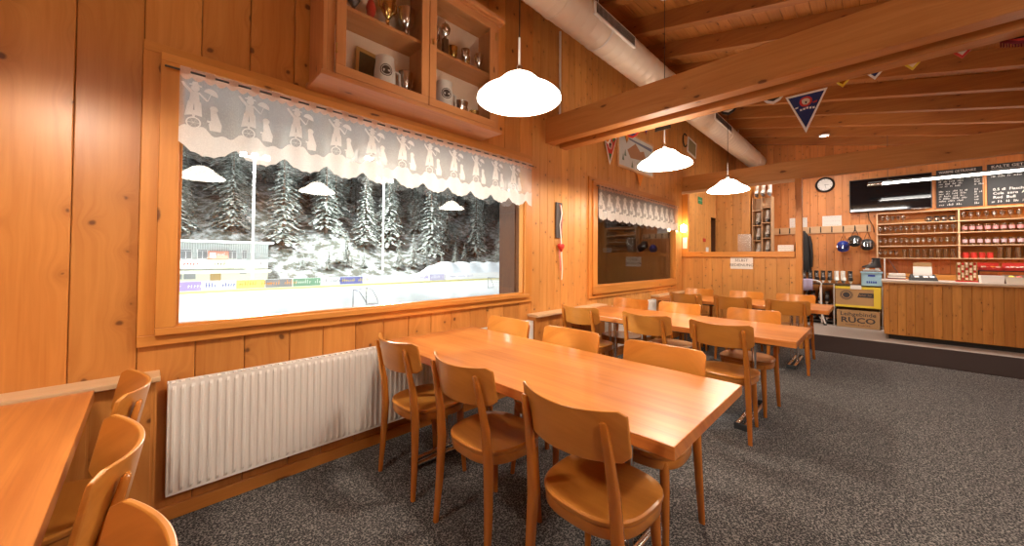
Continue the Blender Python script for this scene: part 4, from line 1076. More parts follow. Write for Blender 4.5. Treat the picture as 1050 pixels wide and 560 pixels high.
def television():
    t = thing('television', 'large black flat television on the back wall left of the chalkboards', 'television', (XB-.13, -.175, 2.335))
    mb = MB(); mb.box(0, -.575, 0, .045, .575, .68); mb.build('bezel', M['black'], t, bevel=.004)
    mb = MB(); mb.box(-.0015, -.560, .02, 0, .560, .665); mb.build('screen', plain('screen', (.006, .006, .007), .05), t)
    mb = MB(); mb.box(.045, -.2, .2, .128, .2, .45); mb.build('wall_mount', M['black_matte'], t)
    mb = MB(); mb.box(-.003, -.54, .006, -.0005, -.30, .014); mb.build('silver_trim', M['silver'], t)
    mb = MB(); mb.tube([(.05, .30, .02), (.07, .28, -.15), (.105, .22, -.30), (.105, .21, -.42)], .007, 6); mb.build('power_cable', M['black_matte'], t)
television()

# ------------------------------------------------------------------ rental rack: boots, boxes, crate
def rental_rack():
    t = thing('rental_rack', 'long low shelf rack holding rental skates and cardboard boxes below the coat rail', 'shelf', (10.30, .935, 0))
    for z in (.07, .40, .84):
        mb = MB(); mb.box(-.22, -1.015 if z > .1 else -.30, z-.02, .24, 1.015, z); mb.build('shelf_board', M['steel_dark'], t)
    for y in (-1.008, -.305, 1.006):
        for x in (-.232, .252):
            mb = MB(); mb.box(x-.012, y-.008, 0, x+.012, y+.008, .84); mb.build('rack_post', M['white_metal'], t)
rental_rack()
SK = 'black rental skates on the low rack'
sk = make_skate('black rental ice skate on the top board of the low rack', (10.2, 1.8, .841), PI, False, 'skates on the top board')
first = True
for i in range(15):
    y = 1.88 - i*.107
    if .25 < y:
        if i in (12, 13): continue
        if first: sk.location = (10.2, y, .841); first = False
        else: dup(sk, (10.2+random.uniform(-.03, .03), y, .841), PI+random.uniform(.02, .22))
for i in range(2):
    dup(sw, (10.17, 1.88-.107*(12+i), .841), PI+random.uniform(.02, .2), 'pale ice skate among the black ones, left of the blue crate', 'pale skates left of the blue crate')
for i in range(11):
    dup(sk, (10.2+random.uniform(-.02, .02), 1.88-i*.113, .401), PI+random.uniform(-.2, .2), 'black rental ice skate on the middle board of the low rack', 'skates on the middle board')
for i in range(11):
    dup(sk, (10.2+random.uniform(-.02, .02), 1.88-i*.113, .071), PI+random.uniform(-.2, .2), 'black rental ice skate on the bottom board of the low rack', 'skates on the bottom board')
def carton(label, y0, y1, z0, z1, x0, x1, upper):
    t = thing('cardboard_box', label, 'box', ((x0+x1)/2, (y0+y1)/2, z0)); hx, hy, h = (x1-x0)/2, (y1-y0)/2, z1-z0
    mb = MB()
    if upper: mb.box(-hx, -hy, 0, hx, hy, h)
    else:
        for a in ((-hx, -hy, 0, hx, hy, .006), (-hx, -hy, 0, -hx+.008, hy, h), (hx-.008, -hy, 0, hx, hy, h), (-hx, -hy, 0, hx, -hy+.008, h), (-hx, hy-.008, 0, hx, hy, h)): mb.box(*a)
    mb.build('carton', M['cardboard'], t)
    f = -hx-.0005
    if upper:
        for z in (.0, h-.036):
            mb = MB(); mb.box(-hx-.006, -hy-.006, z, hx+.006, hy+.006, z+.042); mb.build('yellow_rim', M['yellow'], t)
        mb = MB(); mb.box(-hx-.008, -hy-.008, 0, -hx-.001, -hy+.09, h); mb.build('yellow_corner', M['yellow'], t)
        mb = MB()
        for r0, r1 in ((0, .055), (.07, .085), (.094, .10)):
            for i in range(20):
                p, q = 2*PI*i/20, 2*PI*(i+1)/20
                mb.add([(f, .16-math.cos(u)*rr, .24+math.sin(u)*rr) for u, rr in ((p, r1), (q, r1), (q, r0), (p, r0))], [(0, 1, 2, 3)])
        mb.build('round_emblem', M['ink'], t, fixn=False)
        mb = MB(); mb.add([(f, -.0, .20), (f, -.235, .20), (f, -.255, .29), (f, -.03, .29)], [(0, 1, 2, 3)]); pl = mb.build('dark_name_plate', M['ink'], t, fixn=False)
        mb = MB(); scribble(mb, .03, .22, .035, lambda a, b: (f-.001, -a, .24+b), 0, .08); mb.build('plate_lettering', M['cardboard'], t)
        mb = MB(); mb.box(f-.009, -.06, .36, f-.007, .10, .44); mb.build('white_label', M['paper'], t)
    else:
        text('Leihgebinde', .108, (f-.0005, 0, h*.77), FACE_NX, M['ink'], parent=t, sx=1.0, bold=.0015)
        text('RUCO', .145, (f-.0005, 0, h*.42), FACE_NX, M['ink'], parent=t, sx=1.22, depth=.0008, bold=.004)
        text('FARBEN & LACKE', .040, (f-.0005, 0, h*.16), FACE_NX, M['ink'], parent=t, sx=1.15)
    return t
carton('upper cardboard box with a round emblem and yellow rims on the rack', -.045, .60, .402, .80, 9.96, 10.30, True)
carton('lower cardboard box printed with black words, on the floor under the rack', -.045, .59, .0, .345, 9.93, 10.33, False)
def crate():
    t = thing('plastic_crate', 'light blue plastic crate on top of the rental rack beside the counter', 'crate', (10.15, .075, .84)); mb = MB()
    mb.hexa([(-.13, -.14, 0), (.15, -.14, 0), (.15, .14, 0), (-.13, .14, 0)], [(-.135, -.148, .012), (.155, -.148, .012), (.155, .148, .012), (-.135, .148, .012)])
    for a in ((-.135, -.148, 0, -.127, .148, .26), (.147, -.148, 0, .155, .148, .26), (-.135, -.148, 0, .155, -.140, .26), (-.135, .140, 0, .155, .148, .26)): mb.box(*a)
    mb.build('crate_body', M['crate_blue'], t)
    mb = MB()
    mb.box(-.148, -.160, .245, -.130, .160, .275); mb.box(.15, -.16, .245, .168, .16, .275); mb.box(-.13, -.160, .245, .15, -.143, .275); mb.box(-.13, .143, .245, .15, .160, .275)
    mb.build('crate_rim', M['crate_blue'], t, bevel=.003)
    mb = MB()
    for k in range(5): mb.box(-.1365, -.07+.03*k, .05, -.1355, -.05+.03*k, .09)
    mb.box(-.1365, -.05, .18, -.1355, .05, .215); mb.build('crate_slots', M['blue'], t)
crate()
for x in (10.09, 10.21): dup(sk, (x, .075, 1.1155), PI/2, 'black skate lying in the light blue crate', 'skates in the blue crate')
def hoop_stand():
    t = thing('tube_rack', 'white bent tube stand with a lilac cloth, in front of the rental skates', 'rack', (9.86, 1.2, 0))
    mb = MB(); mb.tube([(0, -.45, .02), (0, -.42, .12), (0, -.38, .30), (0, -.37, .75), (0, -.39, .85), (0, -.45, .90), (0, -.36, .90)][:5] + [(0, -.36, .89), (0, -.30, .915), (0, .5, .915)], .014, 8); mb.build('tube_frame', M['white_metal'], t, smooth=True)
    mb = MB(); mb.tube([(.15, -.38, .02), (.15, -.37, .85), (.15, -.30, .90), (.15, .5, .90)], .012, 8); mb.build('rear_tube', M['white_metal'], t, smooth=True)
    mb = MB(); mb.box(-.015, -.47, 0, .015, -.42, .03); mb.build('foot', M['rubber'], t)
hoop_stand()
mb = MB(); N = 24
for dx in (-.019, .017):
    pass
rg = []
for (x, z) in ((-.024, .70), (-.026, .80), (-.022, .92), (0, .938), (.022, .92), (.024, .84)):
    rg.append([(9.86+x+.006*math.sin(j*1.7), .95+j*.022, z+(.012*math.sin(j*.9) if z < .86 else 0)) for j in range(N)])
mb.rings(rg, closed=False, cap=False)
o = solo(mb, 'lilac_cloth', M['lilac'], 'lilac grey cloth draped over the white tube stand', 'cloth', smooth=True, fixn=False)
md = o.modifiers.new('thickness', 'SOLIDIFY'); md.thickness = .004

# ------------------------------------------------------------------ bar counter
def counter():
    t = thing('bar_counter', 'long bar counter with upright knotty pine boards and a pale top', 'counter', (9.3, -1.7, 0))
    mb = MB(); plank_wall(mb, 'y', -.35, -1.68, 1.62, .098, .085, lambda q: .955, gap=.0008, ch=.004)
    mb.v = [(x, y, z) for x, y, z in mb.v]; mb.build('front_boards', M['pine_counter'], t)
    mb = MB(); mb.box(-.329, -1.68, .085, .30, 1.615, .955); mb.build('carcass', M['pine_counter'], t)
    mb = MB(); mb.box(-.27, -1.66, 0, .28, 1.56, .085); mb.build('toe_kick', M['black_matte'], t)
    mb = MB(); mb.box(-.40, -1.69, .958, .34, 1.64, .975); mb.build('front_edge', M['pale_wood'], t, bevel=.002)
    mb = MB(); mb.box(-.405, -1.69, .975, .345, 1.645, 1.003); mb.build('worktop', plain('worktop', (.66, .56, .48), .3), t, bevel=.003)
counter()
mb = MB(); mb.box(10.02, -.115, 0, 10.28, -.10, 1.374); solo(mb, 'white_side_board', M['white_metal'], 'white upright board end between the boxes and the bar counter', 'board', bevel=.002)
mb = MB(); mb.box(10.35, -3.3, .0, XB-.005, -.13, 1.08); solo(mb, 'back_counter', M['pine_y'], 'low wooden back counter behind the bar under the glass shelf', 'counter', bevel=.003)

# glass shelf
SHX = 10.40
def glass_shelf():
    t = thing('glass_shelf', 'wide wooden wall shelf full of drinking glasses behind the bar', 'shelf', (SHX, -1.55, 1.375)); h = .895
    mb = MB(); mb.box(-.10, 1.53, 0, .17, 1.55, h); mb.box(-.10, .49, 0, .17, .51, h); mb.box(-.10, -.60, 0, .17, -.58, h); mb.box(-.10, -1.65, 0, .17, -1.63, h); mb.build('upright', M['pale_wood'], t)
    for z in (0, .235, .47, .675, h-.012):
        mb = MB(); mb.box(-.105, -1.65, z, .17, 1.55, z+.015); mb.build('shelf_board', M['pale_wood'], t)
    mb = MB(); mb.box(.17, -1.65, 0, .185, 1.55, h); mb.build('back_panel', M['pine_y'], t)
glass_shelf()
ROW = [1.391, 1.626, 1.861, 2.066]
def stem_glass(label, loc, group):
    mb = MB(); mb.lathe([(.001, .003), (.030, .002), (.030, 0), (.004, .006), (.004, .055), (.022, .075), (.031, .10), (.030, .15), (.0285, .15), (.0295, .10), (.020, .078), (.001, .062)], n=10)
    o = mb.build('stem_glass', M['drinkglass'], smooth=True); o.location = loc; return tag(o, label, 'glass', group)
def tumbler(label, loc, group, mt='drinkglass', h=.13, r=.032, band=None):
    mb = MB(); mb.lathe([(.001, 0), (r*.85, 0), (r, h), (r*.93, h), (r*.8, .008), (.001, .008)], n=10)
    o = mb.build('drinking_glass', M[mt], smooth=True); o.location = loc; tag(o, label, 'glass', group)
    if band:
        mb = MB(); mb.lathe([(r*.93+.001, h*.3), (r*.98+.0012, h*.75)], n=10); mb.build('printed_band', M[band], o, smooth=True, fixn=False)
    return o
def mini_mug(label, loc, group, mt):
    mb = MB(); mb.lathe([(.001, 0), (.032, 0), (.034, .10), (.030, .10), (.029, .01), (.001, .01)], n=12); mb.tube([(0, .032, .08), (0, .052, .07), (0, .052, .035), (0, .032, .025)], .005, 6)
    o = mb.build('cup', M[mt], smooth=True); o.location = loc; tag(o, label, 'cup', group); return o
def run(proto, ys, z, jit=.0, first=True, x=SHX-.03):
    for i, y in enumerate(ys):
        if i == 0: proto.location = (x, y, z)
        else: dup(proto, (x+random.uniform(-.01, .01), y, z))
L0 = -.06
def span(a, b, n): return [a+(b-a)*i/(n-1) for i in range(n)]
run(stem_glass('stemmed glass at the left end of the top row, left shelf bay', (0, 0, 0), 'stemmed glasses left on the top row'), span(-.09, -.37, 5), ROW[3])
cups = mini_mug('dark patterned cup at the right of the top row, left shelf bay', (0, 0, 0), 'dark cups on the top row', 'black')
run(cups, span(-.70, -.98, 4), ROW[3])
for c_ in [o for o in COL.objects if o.name.startswith('cup')]:
    mb = MB(); mb.lathe([(.0345, .03), (.0350, .075)], n=12); 
    b_ = mb.build('pale_pattern', M['silver'], c_, smooth=True, fixn=False)
run(stem_glass('stemmed glass in the second row from the top, left shelf bay', (0, 0, 0), 'stemmed glasses on the second row'), span(-.05, -.99, 14), ROW[2])
run(stem_glass('stemmed glass in the third row from the top, left shelf bay', (0, 0, 0), 'stemmed glasses on the third row'), span(-.05, -.99, 14), ROW[1])
run(stem_glass('stemmed glass at the left of the bottom row, left shelf bay', (0, 0, 0), 'stemmed glasses left on the bottom row'), span(-.05, -.27, 4), ROW[0])
run(tumbler('tall clear glass at the right of the bottom row, left shelf bay', (0, 0, 0), 'tall glasses on the bottom row, left bay', h=.17), span(-.38, -.98, 8), ROW[0])
run(stem_glass('small stemmed glass on the top row, right shelf bay', (0, 0, 0), 'stemmed glasses top right'), span(-1.11, -1.70, 8), ROW[3])
run(tumbler('glass with a red and white print in the second row, right shelf bay', (0, 0, 0), 'printed glasses on the second row', band='pink_print', r=.036), span(-1.12, -2.05, 12), ROW[2])
run(tumbler('glass with a lilac print in the third row, right shelf bay', (0, 0, 0), 'printed glasses on the third row', band='mauve_print', r=.034), span(-1.12, -2.05, 12), ROW[1])
run(mini_mug('red cup on the bottom row of the right shelf bay', (0, 0, 0), 'red cups on the bottom row', 'red'), span(-1.13, -1.40, 4), ROW[0])
run(tumbler('tall clear glass on the bottom row of the right shelf bay', (0, 0, 0), 'tall glasses on the bottom row, right bay', h=.19, r=.036), span(-1.50, -2.05, 7), ROW[0])

# chalkboards
def chalkboard(label, y0, y1, z0, z1, title, lines):
    w = y0-y1; t = thing('chalkboard', label, 'chalkboard', (XB-.002, (y0+y1)/2, z0)); h = z1-z0
    mb = MB(); mb.box(-.018, -w/2, 0, 0, w/2, h); mb.build('board', plain('board_black', (.02, .02, .022), .6), t, bevel=.002)
    text(title, .062, (-.019, w*.44, h-.05), FACE_NX, M['paper'], parent=t, align='LEFT', sx=min(1.2, w*.88/(len(title)*.043)))
    mb = MB(); mb.box(-.0195, -w*.44, h-.092, -.0185, w*.44, h-.088); mb.build('title_underline', M['paper'], t)
    scr = MB()
    for (z, kind, body, sz) in lines:
        if kind == 't': text(body, sz, (-.019, w*.42, z), FACE_NX, M['paper'], parent=t, align='LEFT')
        else:
            scribble(scr, -w*.44, w*(.02+.18*random.random()), sz, lambda a, b: (-.0185, -a, z+b), 0, .07)
            scribble(scr, w*.33, w*.43, sz, lambda a, b: (-.0185, -a, z+b), 0, .05)
    if scr.v: scr.build('chalk_handwriting', M['paper'], t)
chalkboard('left chalkboard with handwritten hot drinks and prices, above the glass shelf', -.81, -1.355, 2.335, 3.05, 'WARME GETRÄNKE',
           [(z, 's', '', .032) for z in (.53, .485, .44, .395, .30, .255, .21, .165, .12)] + [(.05, 's', '', .040)])
chalkboard('right chalkboard with handwritten cold drinks, cut off by the right edge of the frame', -1.405, -2.15, 2.335, 3.06, 'KALTE GETRÄNKE',
           [(.56, 's', '', .038), (.50, 's', '', .034), (.27, 't', '0.5 dl  Flaschen', .062), (.20, 't', 'Cola  zero  Adelb.', .062), (.13, 't', 'Red  Bull', .066), (.05, 's', '', .042)])
# fluorescent tube over the counter
def tube_lamp():
    t = thing('fluorescent_tube', 'long bright fluorescent tube hanging over the bar in front of the television', 'lamp', (9.30, -1.20, 2.715))
    mb = MB(); mb.tube([(0, 1.12, 0), (0, -1.25, 0)], .019, 12); mb.build('glowing_tube', M['glow_floor'], t, smooth=True)
    for s, e in ((1.12, 1.31), (-1.25, -1.33)):
        mb = MB(); mb.tube([(0, s, 0), (0, e, 0)], .024, 12); mb.build('end_cap', M['silver'], t, smooth=True)
    mb = MB(); mb.box(-.015, -1.33, .03, .015, 1.30, .048); mb.build('batten', M['steel_dark'], t)
    for y in (-1.1, 1.05):
        mb = MB(); mb.tube([(0, y, .04), (0, y, roof(-1.2+y)-2.715+.01)], .003, 6); mb.build('suspension_wire', M['steel_dark'], t)
    a = lamp('tube_light', 'AREA', (0, 0, -.03), 34, (1, .93, .85)); a.data.shape = 'RECTANGLE'; a.data.size = .05; a.data.size_y = 2.3; a.parent = t
tube_lamp()

def added_header_tube():  # lamp added out of sight to brighten the back wall
    t = thing('fluorescent_tube', 'unseen light tube added behind the header beam to brighten the orange back wall', 'lamp', (7.20, .85, 2.70))
    mb = MB(); mb.tube([(.02, -1.45, 0), (.02, 1.45, 0)], .015, 12); mb.build('glowing_tube', M['glow_floor'], t, smooth=True)
    mb = MB(); mb.box(-.079, -1.5, -.03, -.02, 1.5, .03); mb.box(-.02, -1.49, -.018, .035, -1.455, .018); mb.box(-.02, 1.455, -.018, .035, 1.49, .018); mb.build('batten', M['white_metal'], t)
    a = lamp('tube_light', 'AREA', (.04, 0, -.01), 24, (1, .90, .78)); a.data.shape = 'RECTANGLE'; a.data.size = 2.8; a.data.size_y = .05; a.parent = t
    a.rotation_euler = Vector((1, 0, -.8)).to_track_quat('-Z', 'Y').to_euler()
added_header_tube()

# things on the counter
ZC = 1.0035
def paper_stack():
    t = thing('letter_tray', 'stack of papers and folders at the left end of the bar counter', 'papers', (9.25, -.23, ZC))
    for i, (mt, dz) in enumerate((('white', .012), ('red', .008), ('black', .012), ('white', .03), ('steel_dark', .008), ('white', .04))):
        z = sum(d for _, d in (('w', .012), ('r', .008), ('b', .012), ('w', .03), ('s', .008), ('w', .04))[:i])
        mb = MB(); mb.box(-.15+.004*i, -.115, z, .15, .11-.006*i, z+dz-.001); mb.build('folder', M[mt], t)
paper_stack()
def till():
    t = thing('cash_register', 'black cash register with an upright white paper sheet on the counter', 'cash register', (9.27, -.55, ZC))
    mb = MB(); mb.hexa([(-.17, -.16, 0), (.17, -.16, 0), (.17, .16, 0), (-.17, .16, 0)], [(-.13, -.145, .05), (.17, -.145, .10), (.17, .145, .10), (-.13, .145, .05)]); mb.build('housing', M['black_matte'], t, bevel=.004)
    mb = MB()
    for y in (-.12, -.05, .05): mb.hexa([(-.12, y, .052), (-.02, y, .068), (-.02, y+.05, .068), (-.12, y+.05, .052)], [(-.12, y, .060), (-.02, y, .077), (-.02, y+.05, .077), (-.12, y+.05, .060)])
    mb.build('keys', M['white'], t)
    mb = MB(); mb.hexa([(.06, -.11, .07), (.068, -.11, .07), (.068, .11, .07), (.06, .11, .07)], [(.11, -.105, .27), (.118, -.105, .27), (.118, .105, .27), (.11, .105, .27)]); p = mb.build('paper_sheet', M['paper'], t)
    mb = MB(); mb.hexa([(.099, -.106, .235), (.11, -.106, .235), (.11, .106, .235), (.099, .106, .235)], [(.109, -.106, .30), (.12, -.106, .30), (.12, .106, .30), (.109, .106, .30)]); mb.build('brown_header', M['cardboard'], t)
till()
mb = MB(); mb.tube([(10.28, -.16, 1.37), (10.0, -.19, 1.30), (9.8, -.28, 1.10), (9.6, -.38, 1.05), (9.475, -.43, 1.012)], .006, 6)
solo(mb, 'black_cable', M['black_matte'], 'black cable drooping from the glass shelf to the cash register', 'cable', smooth=True)
def candy_rack():
    t = thing('snack_stand', 'red and cream snack stick stand in the middle of the counter', 'display stand', (9.30, -1.015, ZC))
    mb = MB(); mb.box(-.07, -.11, 0, .07, .11, .02); mb.build('stand_base', M['red'], t)
    mb = MB()
    for i in range(6): mb.box(-.05, -.105+i*.04, .02, .05, -.097+i*.04, .32)
    mb.build('divider', M['brass'], t)
    for i in range(5):
        for k in range(7):
            mb = MB(); y = -.094+i*.04; z = .03+k*.040; mb.box(-.055+.003*(k % 2), y, z, .045, y+.026, z+.034); mb.build('snack_pack', M['cream' if (i+k) % 3 else 'red'], t, bevel=.003)
candy_rack()
def wire_basket(label, y, w, h, mt, items, x=9.16):
    t = thing('display_basket', label, 'basket', (x, y, ZC)); mb = MB()
    mb.box(-.09, -w/2, 0, .09, w/2, .006)
    for a in ((-.105, 0), (.098, 0)): mb.hexa([(a[0], -w/2, 0), (a[0]+.007, -w/2, 0), (a[0]+.007, w/2, 0), (a[0], w/2, 0)], [(a[0]-.012, -w/2-.01, h), (a[0]-.005, -w/2-.01, h), (a[0]-.005, w/2+.01, h), (a[0]-.012, w/2+.01, h)])
    for s in (-1, 1): mb.hexa([(-.10, s*w/2-.003, 0), (.10, s*w/2-.003, 0), (.10, s*w/2+.003, 0), (-.10, s*w/2+.003, 0)], [(-.11, s*(w/2+.01)-.003, h), (.10, s*(w/2+.01)-.003, h), (.10, s*(w/2+.01)+.003, h), (-.11, s*(w/2+.01)+.003, h)])
    mb.build('basket_body', M[mt], t)
wire_basket('white rectangular basket on the counter below the red snack trays', -1.235, .20, .115, 'white', [], 9.12)
wire_basket('clear patterned bowl with fruit motifs at the right end of the counter', -1.48, .24, .10, 'ceramic', [], 9.12)
for i, (y, mt, nm) in enumerate(((-1.42, 'yellow', 'yellow'), (-1.49, 'red', 'red'), (-1.56, 'green', 'green'))):
    mb = MB(); mb.sphere((9.12, y, ZC+.085), .034, .034, .034, 12, 8); solo(mb, 'round_sweet_packet', M[mt], '%s round packet in the patterned bowl at the right of the counter' % nm, 'sweets', smooth=True)
def snack_tray(label, y, z, w, rim, fill, x):
    t = thing('snack_tray', label, 'tray', (x, y, z)); mb = MB()
    mb.box(-.10, -w/2, 0, .10, w/2, .008); mb.box(-.105, -w/2, 0, -.098, w/2, .05); mb.box(.098, -w/2, 0, .105, w/2, .12); mb.box(-.1, -w/2-.004, 0, .1, -w/2+.003, .05); mb.box(-.1, w/2-.003, 0, .1, w/2+.004, .05); mb.build('tray_body', M[rim], t)
    for i in range(int(w/.045)):
        mb = MB(); y_ = -w/2+.025+i*.045; mb.box(-.08, y_-.016, .01, .08, y_+.016, .06+.008*(i % 2)); mb.build('packet', M[fill[i % len(fill)]], t, bevel=.005)
snack_tray('lower left red tray of snack packets behind the white basket', -1.27, ZC, .22, 'red', ['white', 'red'], 9.42)
mb = MB()
for (x, y) in ((9.36, -1.147), (9.36, -1.68), (9.59, -1.147), (9.59, -1.68)): mb.box(x-.006, y-.006, ZC, x+.006, y+.006, ZC+.175)
mb.box(9.35, -1.69, ZC+.17, 9.60, -1.137, ZC+.185)
solo(mb, 'tray_rack', M['black'], 'small black two level rack carrying the upper snack trays', 'rack')
snack_tray('upper left red tray of snack packets on the black rack', -1.26, ZC+.186, .22, 'red', ['cream', 'orange', 'red'], 9.48)
snack_tray('upper right red tray of cream packets on the black rack', -1.53, ZC+.186, .25, 'red', ['white', 'cream'], 9.48)
snack_tray('lower right tray of green and cream packets under the black rack', -1.53, ZC, .25, 'ceramic', ['cream', 'green'], 9.46)

# ------------------------------------------------------------------ outside: ice rink, club house, floodlights, trees
ZI = -2.2
mb = MB(); mb.box(-70, W+.5, ZI-.3, 110, 50, ZI); struct(mb, 'rink_ice', M['ice'])
def hz(x, y):
    b = max(0, y-49)*.50; return ZI + b + (1.3*math.sin(x*.13+y*.09)+.7*math.sin(x*.37-y*.21))*min(1, max(0, y-50)/10)
mb = MB(); nx, ny = 70, 26; x_ = [-60+180*i/nx for i in range(nx+1)]; y_ = [49+95*(j/ny) for j in range(ny+1)]
mb.add([(a, b, hz(a, b)-.02) for b in y_ for a in x_], [(j*(nx+1)+i, j*(nx+1)+i+1, (j+1)*(nx+1)+i+1, (j+1)*(nx+1)+i) for j in range(ny) for i in range(nx)])
struct(mb, 'snowy_hill', M['hill'], smooth=True)
def XU(u, y): r = (u-525)/374; return y*(1+r)/(1-r)
YB = 45.0
def boards():
    t = thing('rink_boards', 'long white rink boards with colourful advertising panels and a yellow kick strip', 'rink boards', (20, YB, ZI))
    mb = MB(); mb.box(-60, 0, 0, 65, .15, 1.15); mb.build('board_wall', M['white'], t)
    mb = MB(); mb.box(-60, -.03, 0, 65, -.001, .22); mb.build('kick_strip', plain('kick_yellow', (.80, .72, .30), .5), t)
    ads = [(176, 207, 'violet', 'white'), (208, 242, 'white', 'blue'), (243, 272, 'yellow', 'orange'), (273, 300, 'steel_dark', 'orange'), (301, 329, 'green', 'ceramic'), (330, 347, 'white', 'ink'), (349, 372, 'blue', 'yellow'),
           (418, 436, 'white', 'violet'), (441, 456, 'lilac', 'white'), (458, 484, 'white', 'lilac')]
    for u0, u1, a, b in ads:
        xa, xb = XU(u0, YB)-20, XU(u1, YB)-20
        mb = MB(); mb.box(xa, -.04, .28, xb, -.002, 1.12); p = mb.build('advertising_panel', plain('ad_'+a, tuple(min(1, c*.8+.12) for c in M[a].node_tree.nodes['Principled BSDF'].inputs['Base Color'].default_value[:3]), .5) if a != 'white' else M['white'], t)
        mb = MB(); scribble(mb, xa+(xb-xa)*.1, xb-(xb-xa)*.12, .45, lambda q, z: (q, -.045, .68+z), 0, 1.2); mb.build('panel_lettering', M[b], p)
boards()
def clubhouse():
    y = 50.0; xr = XU(275, y); xl = -14
    t = thing('clubhouse', 'pale two storey clubhouse with a ribbed upper front behind the rink boards', 'building', ((xl+xr)/2, y, ZI)); cx = (xl+xr)/2; X = lambda u: XU(u, y)-cx
    k = 37.9/374
    zz = lambda v, u=230: CAM_H + (265.4-v)/374*((XU(u, y)+y)/1.4142) - ZI
    w = (xr-xl)/2
    mb = MB(); mb.box(-w, 0, 0, w, 5, zz(280)); mb.build('ground_floor', M['building'], t)
    mb = MB(); mb.box(-w, -.05, zz(280), w, 5, zz(252)); mb.build('upper_floor', plain('grey_cladding', (.42, .45, .44), .6), t)
    mb = MB(); n = 120
    for i in range(n): a = -w + 2*w*i/n; mb.box(a, -.13, zz(262), a+w/n, -.051, zz(253))
    mb.build('ribbed_cladding', plain('cladding_light', (.60, .63, .62), .5), t)
    mb = MB(); mb.box(-w-.4, -.9, zz(252), w+.4, 5.2, zz(252)+.22); mb.build('flat_roof', M['white'], t)
    mb = MB(); mb.box(-w-.3, -.7, zz(280)-.3, w+.2, -.051, zz(280)); mb.build('balcony_slab', M['building'], t)
    for u0, u1, a, b in ((120, 212, 'white', 'red'), (212, 240, 'pale', 'ink'), (240, 252, 'white', 'ink'), (260, 275, 'white', 'ink')):
        mb = MB(); mb.box(X(u0), -.25, zz(278), X(u1)-.05, -.14, zz(269)); p = mb.build('balcony_banner', M['white'] if a == 'white' else plain('pale_banner', (.66, .70, .50), .6), t)
        mb = MB(); scribble(mb, X(max(u0, 180))+.6, X(u1)-.6, .5, lambda q, z: (q, -.255, (zz(278)+zz(269))/2+z), 0, 1.0); mb.build('banner_lettering', M[b], p)
    for u0, u1 in ((184, 197), (202, 213), (233, 243), (248, 253)):
        mb = MB(); mb.box(X(u0), -.12, zz(268.5), X(u1), -.052, zz(259)); f = mb.build('window', M['white'], t)
        mb = MB(); g = (X(u1)-X(u0)); mb.box(X(u0)+.08*g, -.16, zz(268), X(u0)+.46*g, -.121, zz(261)); mb.box(X(u0)+.54*g, -.16, zz(268), X(u1)-.08*g, -.121, zz(261)); mb.box(X(u0)+.08*g, -.16, zz(260.6), X(u1)-.08*g, -.121, zz(259.4)); mb.build('window_panes', M['shade_grey'], f)
    mb = MB(); mb.box(X(213), -.30, zz(268.5), X(234), -.24, zz(260.5)); p = mb.build('red_banner', plain('salmon', (.75, .28, .20), .6), t)
    mb = MB(); mb.box(X(215), -.31, zz(267), X(221), -.301, zz(262)); scribble(mb, X(223), X(232), .35, lambda q, z: (q, -.305, zz(264)+z), 0, 1.0); mb.build('banner_mark', M['white'], p)
    mb = MB(); mb.box(X(216), -.06, zz(291.5), X(227), .01, zz(281)); mb.build('door', plain('door_tan', (.42, .28, .12), .6), t)
    for u0, u1 in ((176, 187), (189, 201), (246, 253)):
        mb = MB(); mb.box(X(u0), -.06, zz(288 if u0 < 240 else 284), X(u1), .01, zz(282.5)); mb.build('low_window', M['shade_grey'], t)
clubhouse()
def goal(label, x, y, rz):
    t = thing('ice_hockey_goal', label, 'goal', (x, y, ZI), rz)
    mb = MB(); mb.tube([(0, -.92, 0), (0, -.92, 1.22), (0, .92, 1.22), (0, .92, 0)], .04, 8); mb.build('goal_frame', M['shade_grey'], t, smooth=True)
    for s in (-1, 1):
        mb = MB(); mb.tube([(0, s*.92, 1.22), (.45, s*.9, 1.1), (.85, s*.85, .5), (1.0, s*.8, .03), (0, s*.92, .03)], .03, 6); mb.build('side_frame', M['shade_grey'], t, smooth=True)
    mb = MB()
    for i in range(7): y_ = -.9+i*.3; mb.tube([(0, y_, 1.22), (.45, y_, 1.1), (.85, y_*.93, .5), (1.0, y_*.88, .03)], .012, 4)
    for a, z_ in ((.45, 1.1), (.65, .8), (.85, .5), (.93, .25)): mb.tube([(a, -.9, z_), (a, .9, z_)], .012, 4)
    mb.build('net', M['ceramic'], t)
goal('far ice hockey goal near the right side of the rink, by the dark wall edge', 28.6, 31.5, 0.2)
goal('near ice hockey goal frame on the ice, centre of the big window', 11.0, 26.6, -.9)
def flood(label, x, y, z, n=3):
    zb = hz(x, y) if y > 49 else ZI
    t = thing('floodlight_mast', label, 'floodlight', (x, y, zb)); h = z-zb
    mb = MB(); mb.tube([(0, 0, 0), (0, 0, h)], [.16, .10], 10); mb.build('mast', M['white_metal'], t, smooth=True)
    mb = MB(); mb.box(-1.2, -.06, h-.05, 1.2, .06, h+.05); mb.build('cross_arm', M['white_metal'], t)
    for i in range(n):
        a = -1.0+2.0*i/(n-1)
        mb = MB(); mb.box(a-.28, -.30, h-.15, a+.28, -.02, h+.35); f = mb.build('lamp_head', M['steel_dark'], t)
        mb = MB(); mb.box(a-.25, -.32, h-.12, a+.25, -.301, h+.32); mb.build('lit_lens', M['flood_glow'], f)
    lp = lamp('flood_beam', 'POINT', (0, -1.0, h-.2), P_FLOOD, (.96, 1, .97), .5); lp.parent = t
flood('left tall floodlight mast beside the clubhouse, lit', 7.8, 46.2, 11.7)
flood('right tall floodlight mast in front of the snowy trees, lit', 24.8, 52.0, 12.7)
flood('tall floodlight mast on the near side of the rink, outside the frame to the left', -16, 14, 14)
